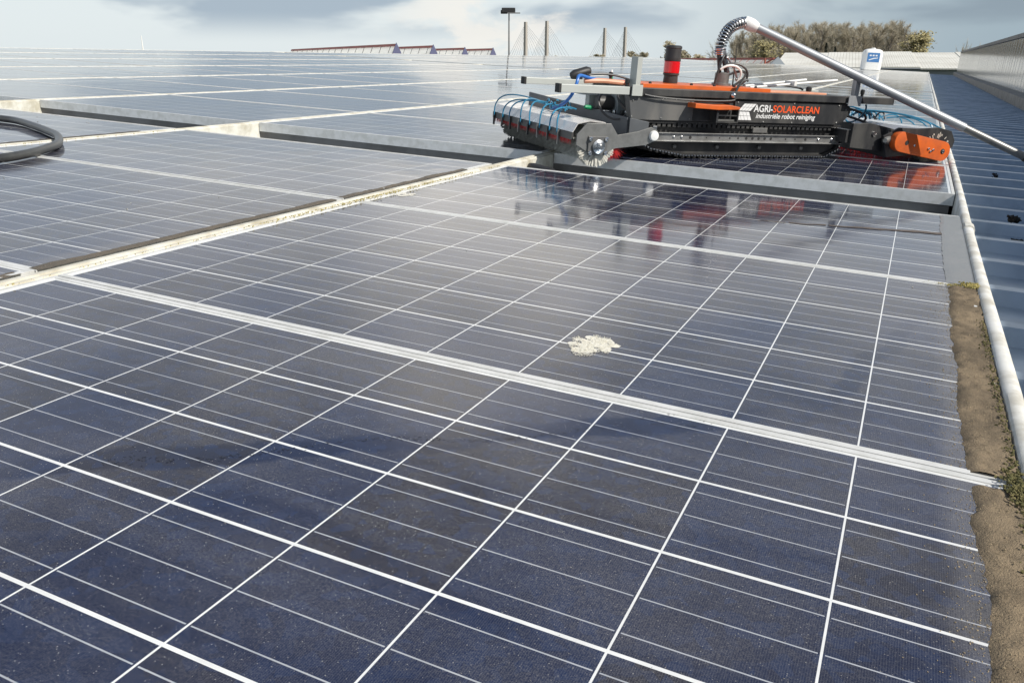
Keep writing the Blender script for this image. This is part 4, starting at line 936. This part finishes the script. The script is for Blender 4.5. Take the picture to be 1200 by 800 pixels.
# ------------------------------------------------------------------ white container at the far end of the roof
jr = empty('container', M @ T(-0.76, 40.9, 0.0) @ RZ(R(12)), 'big white plastic container with a blue label at the far end of the roof', 'container')
def rsq(hw, r, n=5):
    o = []
    for cx, cy, a0 in ((hw - r, hw - r, 0), (-hw + r, hw - r, PI / 2), (-hw + r, -hw + r, PI), (hw - r, -hw + r, 1.5 * PI)):
        for i in range(n + 1): a = a0 + PI / 2 * i / n; o.append((cx + r * math.cos(a), cy + r * math.sin(a)))
    return o
b = MB(); rings = [(0.0, 0.36), (0.03, 0.39), (0.66, 0.39), (0.75, 0.385), (0.83, 0.34), (0.875, 0.24), (0.89, 0.10)]
vs = []; n = len(rsq(0.3, 0.1))
for z, hw in rings: vs += [(x, y, z) for x, y in rsq(hw, hw * 0.38)]
fs = [(i * n + k, i * n + (k + 1) % n, (i + 1) * n + (k + 1) % n, (i + 1) * n + k) for i in range(len(rings) - 1) for k in range(n)]
b.add(vs, fs + [list(range(n))[::-1], [(len(rings) - 1) * n + k for k in range(n)]])
part(b, 'tank', WHITE, jr, ang=40)
b = MB(); b.lathe([(0.09, 0.88), (0.09, 0.915), (0.075, 0.93)], 16); part(b, 'cap', WHITE, jr, ang=40)
for fc in (0, 1):
    b = MB(); b.box(-0.25, -0.397, 0.34, 0.25, -0.391, 0.72)
    b2 = MB(); b2.prism([(-0.18, 0.40), (-0.10, 0.43), (0.02, 0.47), (0.18, 0.50), (0.18, 0.53), (0.0, 0.51), (-0.12, 0.46), (-0.18, 0.44)], -0.401, -0.3975, 'y')
    for k in range(3): b2.box(-0.17 + 0.12 * k, -0.401, 0.58, -0.09 + 0.12 * k, -0.3975, 0.64)
    lb = part(b, 'label', LABEL_BLUE, jr, smooth=False); lb.matrix_local = RZ(fc * PI / 2)
    part(b2, 'label_stripe', WHITE, lb, smooth=False)

# ------------------------------------------------------------------ neighbouring halls
def lantern(p, q, width, zb, zt, label, group, bars=14, glass=GLAZING, frame_end=False):
    """roof light: a triangular prism of opal glazing with a red ridge capping and a solid gable"""
    p, q = Vector((p[0], p[1], 0)), Vector((q[0], q[1], 0)); d = q - p; L = d.length; d.normalize(); a = math.atan2(d.y, d.x)
    r_ = empty('roof_lantern', T(p.x, p.y, zb) @ RZ(a), label, 'roof lantern', group); h = zt - zb; hw = width / 2
    b = MB(); b.prism([(-hw, 0), (0, h), (hw, 0)], 0.0, L, 'x'); part(b, 'glazing', glass, r_, smooth=False)
    b = MB(); b.prism([(-0.10, h - 0.10), (0, h + 0.06), (0.10, h - 0.10)], -0.05, L + 0.05, 'x'); part(b, 'ridge_cap', RED_STEEL, r_, smooth=False)
    b = MB(); b.prism([(-hw - 0.12, 0), (0, h + 0.12), (hw + 0.12, 0)], -0.10, -0.02, 'x'); part(b, 'gable', VIOLET if not frame_end else GREY_WALL, r_, smooth=False)
    b = MB()
    for i in range(bars):
        x = L * (i + 0.5) / bars
        for sg in (-1, 1):
            b.tube([(x, sg * (hw + 0.015), 0), (x, sg * 0.02, h + 0.0)], 0.016, 4)
    part(b, 'glazing_bars', RED_STEEL if frame_end else LAMP_POST, r_, smooth=False)
    if frame_end:
        b = MB(); b.tube([(1.4, hw + 0.05, 0.0), (0.1, hw * 0.25, h)], 0.05, 6); b.tube([(0.0, hw + 0.1, -0.3), (0.0, hw + 0.1, h)], 0.07, 6); part(b, 'brace', RED_STEEL, r_, smooth=False)
    return r_
sh = empty('sawtooth_hall', T(-45, 62, -6.6), 'low hall beyond the left ridge carrying a row of white roof lanterns', 'hall')
b = MB(); b.prism([(-29.5, 42.0), (-27.0, 47.0), (-30.0, 78.0), (-62.0, 92.0), (-66.0, 70.0)], -6.6, -0.35, 'z'); part(b, 'block', GREY_WALL, sh, smooth=False).matrix_world = Matrix.Identity(4)
LG = 'white roof lanterns beyond the left ridge'
LL = ['longest white roof lantern with red ridge, nearest and leftmost beyond the roof ridge', 'second white roof lantern from the left beyond the ridge', 'third white roof lantern from the left beyond the ridge', 'rightmost small white roof lantern beyond the ridge']
for (p, q, zt), lb in zip((((-29.2, 47.0), (-54.0, 67.3), 1.36), ((-30.6, 54.05), (-52.0, 71.5), 1.38), ((-33.0, 63.3), (-52.0, 78.8), 1.36), ((-32.3, 67.1), (-50.0, 81.5), 1.36)), LL):
    lantern(p, q, 1.5, -0.36, zt, lb, LG, bars=16)
rh = empty('red_framed_hall', T(-17, 72, -6.6), 'low hall behind the robot mast with a red framed roof light', 'hall')
b = MB(); b.prism([(-6.0, 58.5), (-6.5, 62.0), (-27.0, 90.0), (-32.0, 84.0)], -6.6, -0.10, 'z'); part(b, 'block', GREY_WALL, rh, smooth=False).matrix_world = Matrix.Identity(4)
lantern((-7.62, 60.3), (-27.1, 84.3), 1.6, -0.12, 0.58, 'long low roof light with red posts and capping behind the robot mast', None, bars=30, frame_end=True)

ph = empty('pale_roofed_hall', T(2, 64, -6.6), 'hall with a sunlit pale fibre-cement roof beyond the end of the panels', 'hall')
b = MB()
xs = [-7.6, -4.4, -1.1, 1.2, 4.0, 7.5, 12.0]; 
for i in range(len(xs) - 1):
    j = 0.035 * ((i * 7) % 3); nseg = 16
    for k in range(nseg):
        xa = xs[i] + (xs[i + 1] - xs[i]) * k / nseg; xb = xs[i] + (xs[i + 1] - xs[i]) * (k + 1) / nseg - 0.012
        b.add([(xa, 58.8 + j, 0.02 + j), (xb, 58.8 + j, 0.02 + j), (xb - 0.8, 69.0, 1.02 + j), (xa - 0.8, 69.0, 1.02 + j), (xa, 58.8 + j, -0.06 + j), (xb, 58.8 + j, -0.06 + j), (xb - 0.8, 69.0, 0.94 + j), (xa - 0.8, 69.0, 0.94 + j)],
              [(0, 1, 2, 3), (7, 6, 5, 4), (0, 4, 5, 1), (1, 5, 6, 2), (2, 6, 7, 3), (3, 7, 4, 0)])
o = part(b, 'roof', FIBRE, ph, smooth=False); o.matrix_world = Matrix.Identity(4)
b = MB(); b.box(-7.3, 59.2, -6.6, 12.0, 78.0, -0.08); o = part(b, 'wall', GREY_WALL, ph, smooth=False); o.matrix_world = Matrix.Identity(4)

# ------------------------------------------------------------------ floodlight post, mast, bridge
lp = empty('floodlight_post', T(-24.2, 53.2, -6.6), 'thin floodlight post with a dark lamp head left of the bridge pylons', 'lamp post')
b = MB(); b.lathe([(0.085, 0.0), (0.06, 6.0), (0.042, 10.05)], 10); part(b, 'post', LAMP_POST, lp)
aw = math.atan2(-0.424, 0.0) ; HM = RZ(R(24))
b = MB(); b.box(-0.48, -0.3, 10.02, 0.42, 0.25, 10.34, HM); b.box(-0.55, -0.25, 9.97, -0.1, 0.1, 10.2, HM); part(b, 'lamp_head', BLACK_RUB, lp, smooth=False, bevel=0.04)
b = MB(); b.box(-0.1, -0.34, 9.98, 0.75, -0.1, 10.04, HM); part(b, 'bracket', LAMP_POST, lp, smooth=False)
b = MB(); b.lathe([(0.36, 0.0), (0.24, 10.0), (0.10, 14.2)], 10); ms = b.obj('white_mast', WHITE, None, T(-220.4, 200.9, -6.6)); tag(ms, 'tiny white mast on the horizon at the left', 'mast')

br = empty('cable_stayed_bridge', T(-340, 880, -6.6), 'distant cable stayed bridge with four concrete pylons', 'bridge')
PYL = [(-367.9, 819.7, 37.6), (-348.3, 828.2, 38.5), (-326.8, 943.5, 35.4), (-305.4, 950.7, 36.3)]
sdv = Vector((0.904, 0.424, 0)).normalized()
for i, (x, y, z) in enumerate(PYL):
    b = MB(); ro = T(x, y, 0) @ RZ(R(70)); hwd = 1.35
    for s_, sc_ in ((1, 1),):
        vs = [(-hwd * k, -hwd * k, zz) for k, zz in ((1.1, -6.6), (0.85, z))]
        b.add([(-1.6, -1.6, -6.6), (1.6, -1.6, -6.6), (1.6, 1.6, -6.6), (-1.6, 1.6, -6.6), (-1.25, -1.25, z), (1.25, -1.25, z), (1.25, 1.25, z), (-1.25, 1.25, z)],
              [(3, 2, 1, 0), (4, 5, 6, 7), (0, 1, 5, 4), (1, 2, 6, 5), (2, 3, 7, 6), (3, 0, 4, 7)], ro)
    o = part(b, 'pylon', CONCRETE, br, smooth=False); o.matrix_world = Matrix.Identity(4)
    b = MB()
    for sg in (-1, 1):
        reach = 19 if sg < 0 else 30
        for k in range(7):
            f = (k + 1) / 7; top = Vector((x, y, z - 1.5 - (1 - f) * 11)); e = Vector((x, y, -0.5)) + sdv * sg * reach * f * (0.9 if i % 2 else 1.05)
            b.tube([top, e], 0.14, 4)
    o = part(b, 'stay_cables', CABLE, br, smooth=False); o.matrix_world = Matrix.Identity(4)
b = MB()
for (p, q) in ((PYL[0], PYL[1]), (PYL[2], PYL[3])):
    a, c = Vector((p[0], p[1], 0)) - sdv * 25, Vector((q[0], q[1], 0)) + sdv * 35; nn = Vector((-sdv.y, sdv.x, 0)) * 5
    b.add([a - nn + Vector((0, 0, -2.5)), c - nn + Vector((0, 0, -2.5)), c + nn + Vector((0, 0, -2.5)), a + nn + Vector((0, 0, -2.5)), a - nn + Vector((0, 0, -0.5)), c - nn + Vector((0, 0, -0.5)), c + nn + Vector((0, 0, -0.5)), a + nn + Vector((0, 0, -0.5))],
          [(3, 2, 1, 0), (4, 5, 6, 7), (0, 1, 5, 4), (1, 2, 6, 5), (2, 3, 7, 6), (3, 0, 4, 7)])
o = part(b, 'deck', CONCRETE, br, smooth=False); o.matrix_world = Matrix.Identity(4)

# ------------------------------------------------------------------ trees
def grow(b_tr, b_tw, seed, H, spread, upright, twigs=6, leaf=None, nleaf=0, lsize=0.3, crown0=0.22):
    rr = random.Random(seed)
    trunk = [Vector((0, 0, 0))]
    for i in range(1, 8):
        trunk.append(Vector((rr.gauss(0, 0.10) * i * 0.35, rr.gauss(0, 0.10) * i * 0.35, H * 0.92 * i / 7)))
    b_tr.tube(trunk, [0.24 * H / 14 * (1 - 0.93 * i / 7) for i in range(8)], 6)
    def twig(p, d, L):
        q = p + d * L; s_ = d.cross(Vector((rr.gauss(0, 1), rr.gauss(0, 1), rr.gauss(0, 1)))).normalized() * 0.012
        b_tw.add([p - s_, p + s_, q], [(0, 1, 2)])
        return q
    n1 = 34
    for i in range(n1):
        t = crown0 + (0.95 - crown0) * (i / n1); f = t * 7; k = min(int(f), 6); p = trunk[k].lerp(trunk[k + 1], f - k)
        a = rr.uniform(0, 6.283); out = spread * (1.15 - t * 0.75) * rr.uniform(0.6, 1.15)
        d = Vector((math.cos(a), math.sin(a), upright * rr.uniform(0.6, 1.4))).normalized(); L = out * H * 0.36
        m1 = p + d * L * 0.5 + Vector((0, 0, L * 0.05)); e = p + d * L + Vector((0, 0, L * 0.22))
        b_tr.tube([p, m1, e], [0.055 * H / 14, 0.035 * H / 14, 0.012], 4)
        for j in range(9):
            s_ = rr.uniform(0.15, 1.0); q = p.lerp(m1, s_ * 2) if s_ < 0.5 else m1.lerp(e, s_ * 2 - 1)
            d2 = (d + Vector((rr.gauss(0, 0.55), rr.gauss(0, 0.55), rr.gauss(0.35, 0.35)))).normalized(); L2 = L * rr.uniform(0.25, 0.5)
            e2 = q + d2 * L2; b_tr.tube([q, e2], [0.018, 0.007], 3)
            for _ in range(twigs):
                q3 = q.lerp(e2, rr.uniform(0.1, 1)); d3 = (d2 + Vector((rr.gauss(0, 0.6), rr.gauss(0, 0.6), rr.gauss(0.25, 0.5)))).normalized()
                e3 = twig(q3, d3, rr.uniform(0.35, 1.0) * H / 14)
                if leaf is not None:
                    for _k in range(nleaf):
                        c = q3.lerp(e3, rr.uniform(0.2, 1.1)) + Vector((rr.gauss(0, .12), rr.gauss(0, .12), rr.gauss(0, .12))); u_ = Vector((rr.gauss(0, 1), rr.gauss(0, 1), rr.gauss(0, 1))).normalized() * lsize; v_ = u_.orthogonal().normalized() * lsize * 0.6
                        leaf.add([c - u_, c + v_, c + u_, c - v_], [(0, 1, 2, 3)])
def tree_meshes(seed, H, spread, upright, twigs, leafmat=None, nleaf=0, lsize=0.3, crown0=0.22):
    a, c, l = MB(), MB(), (MB() if leafmat else None)
    grow(a, c, seed, H, spread, upright, twigs, l, nleaf, lsize, crown0)
    out = [('trunk', a.mesh('trunk', BARK, smooth=True, ang=60))]
    tw = c
    if l is not None: out += [('twigs', c.mesh('twigs', TWIG, smooth=False)), ('crown', l.mesh('crown', leafmat, smooth=False))]
    else: out += [('crown', c.mesh('twigs', TWIG, smooth=False))]
    return out
def plant_tree(name, ms, x, y, sc, label, cat, group=None, rot=0.0, z=-6.6):
    e = empty(name, T(x, y, z) @ RZ(rot) @ Matrix.Diagonal((sc[0], sc[0], sc[1], 1)), label, cat, group)
    for nm, me in ms:
        o = bpy.data.objects.new(nm, me); COL.objects.link(o); o.parent = e
    return e
POP = [tree_meshes(20 + i, 14.0, 0.66, 1.5, 24) for i in range(4)]
rr = random.Random(4)
cx, cy = 1.43, -1.03
def polar(px, D):                                     # bearing along the tree line, measured on the plan
    a = R(25.1) - math.atan((px - 600) / 1060.0); return cx - D * math.sin(a), cy + D * math.cos(a)
for i in range(34):
    px = 868 + i * 6.4 + rr.uniform(-2.5, 2.5); D = rr.uniform(188, 215)
    x, y = polar(px, D); e_top = 8.0 if 900 < px < 1075 else 6.6
    hh = (e_top + 6.6 + rr.uniform(-1.2, 0.6)) * D / 200
    plant_tree('bare_tree', POP[i % 4], x, y, (hh / 14.0 * rr.uniform(0.85, 1.1), hh / 14.0), 'bare grey-brown tree in the dense row on the horizon at right', 'tree', 'bare trees on the horizon', rr.uniform(0, 6.28))
for i in range(30):
    px = 872 + i * 7.0 + rr.uniform(-2.5, 2.5); D = rr.uniform(222, 250); x, y = polar(px, D)
    hh = ((7.6 if 915 < px < 1060 else 6.0) + 6.6 + rr.uniform(-1.0, 0.4)) * D / 205
    plant_tree('bare_tree', POP[(i + 2) % 4], x, y, (hh / 14.0 * rr.uniform(0.95, 1.2), hh / 14.0), 'bare grey-brown tree in the dense row on the horizon at right', 'tree', 'bare trees on the horizon', rr.uniform(0, 6.28))
ROUND = tree_meshes(61, 11.5, 0.95, 0.9, 16)
x, y = polar(846, 205); plant_tree('bare_tree', ROUND, x, y, (1.0, 1.0), 'rounded bare tree standing apart at the left end of the tree row', 'tree')
x, y = polar(868, 212); plant_tree('bare_tree', ROUND, x, y, (0.9, 1.05), 'bare tree between the rounded one and the dense row', 'tree', None, 2.0)
LEAFY = tree_meshes(71, 12.5, 0.80, 1.0, 7, LEAF_YG, 2, 0.17, 0.12)
x, y = polar(1084, 184); plant_tree('leafing_tree', LEAFY, x, y, (1.75, 1.0), 'round yellow-green tree just in leaf at the right end of the tree row', 'tree')
WIL = tree_meshes(81, 10.0, 0.9, 0.8, 6, LEAF_YG, 2, 0.16, 0.08)
x, y = polar(906, 168); plant_tree('leafing_tree', WIL, x, y, (1.5, 1.08), 'low yellowish tree in front of the bare row behind the pole', 'tree', None, 1.0)
x, y = polar(935, 172); plant_tree('leafing_tree', WIL, x, y, (0.7, 0.72), 'small yellowish bush under the bare row right of the pole', 'bush', None, 3.0)
for px, D, sc, lb in ((1140, 150, 0.74, 'small bare bush peeping over the far end of the cladding'), (1156, 150, 0.70, 'second small bare bush above the cladding')):
    x, y = polar(px, D); plant_tree('bare_bush', ROUND, x, y, (sc * 0.7, sc * 1.12), lb, 'bush')
def conifer(seed, H):
    rr2 = random.Random(seed); a, l = MB(), MB(); a.tube([(0, 0, 0), (0, 0, H)], [0.16, 0.02], 6)
    for i in range(2400):
        t = rr2.random() ** 0.8; z = H * (0.08 + 0.92 * t); r = (1 - t) * H * 0.20 * rr2.uniform(0.3, 1.15) + 0.08; an = rr2.uniform(0, 6.283)
        p = Vector((math.cos(an) * r, math.sin(an) * r, z)); d = Vector((math.cos(an), math.sin(an), -0.25)) * 0.30; s_ = Vector((-math.sin(an), math.cos(an), 0)) * 0.11
        l.add([p - d * 0.4 - s_, p - d * 0.4 + s_, p + d + Vector((0, 0, rr2.uniform(-.1, .15)))], [(0, 1, 2)])
    return [('trunk', a.mesh('trunk', BARK)), ('crown', l.mesh('crown', LEAF_DK, smooth=False))]
CON = conifer(3, 10.0)
for px, sc, lb in ((964, 0.92, 'left dark conifer'), (975, 1.0, 'middle and tallest dark conifer'), (986, 0.94, 'right dark conifer')):
    x, y = polar(px, 160); plant_tree('conifer', CON, x, y, (sc * 0.8, sc), lb + ' of the three in front of the bare tree row', 'tree', 'dark conifers', px)
LEAF_FAR = mat('haze_tan_crowns', (0.40, 0.35, 0.24), 0.8, 0.0, 0.7, 0.1, (0.30, 0.28, 0.19))  # haze over the far trees put into a pale tan crown colour
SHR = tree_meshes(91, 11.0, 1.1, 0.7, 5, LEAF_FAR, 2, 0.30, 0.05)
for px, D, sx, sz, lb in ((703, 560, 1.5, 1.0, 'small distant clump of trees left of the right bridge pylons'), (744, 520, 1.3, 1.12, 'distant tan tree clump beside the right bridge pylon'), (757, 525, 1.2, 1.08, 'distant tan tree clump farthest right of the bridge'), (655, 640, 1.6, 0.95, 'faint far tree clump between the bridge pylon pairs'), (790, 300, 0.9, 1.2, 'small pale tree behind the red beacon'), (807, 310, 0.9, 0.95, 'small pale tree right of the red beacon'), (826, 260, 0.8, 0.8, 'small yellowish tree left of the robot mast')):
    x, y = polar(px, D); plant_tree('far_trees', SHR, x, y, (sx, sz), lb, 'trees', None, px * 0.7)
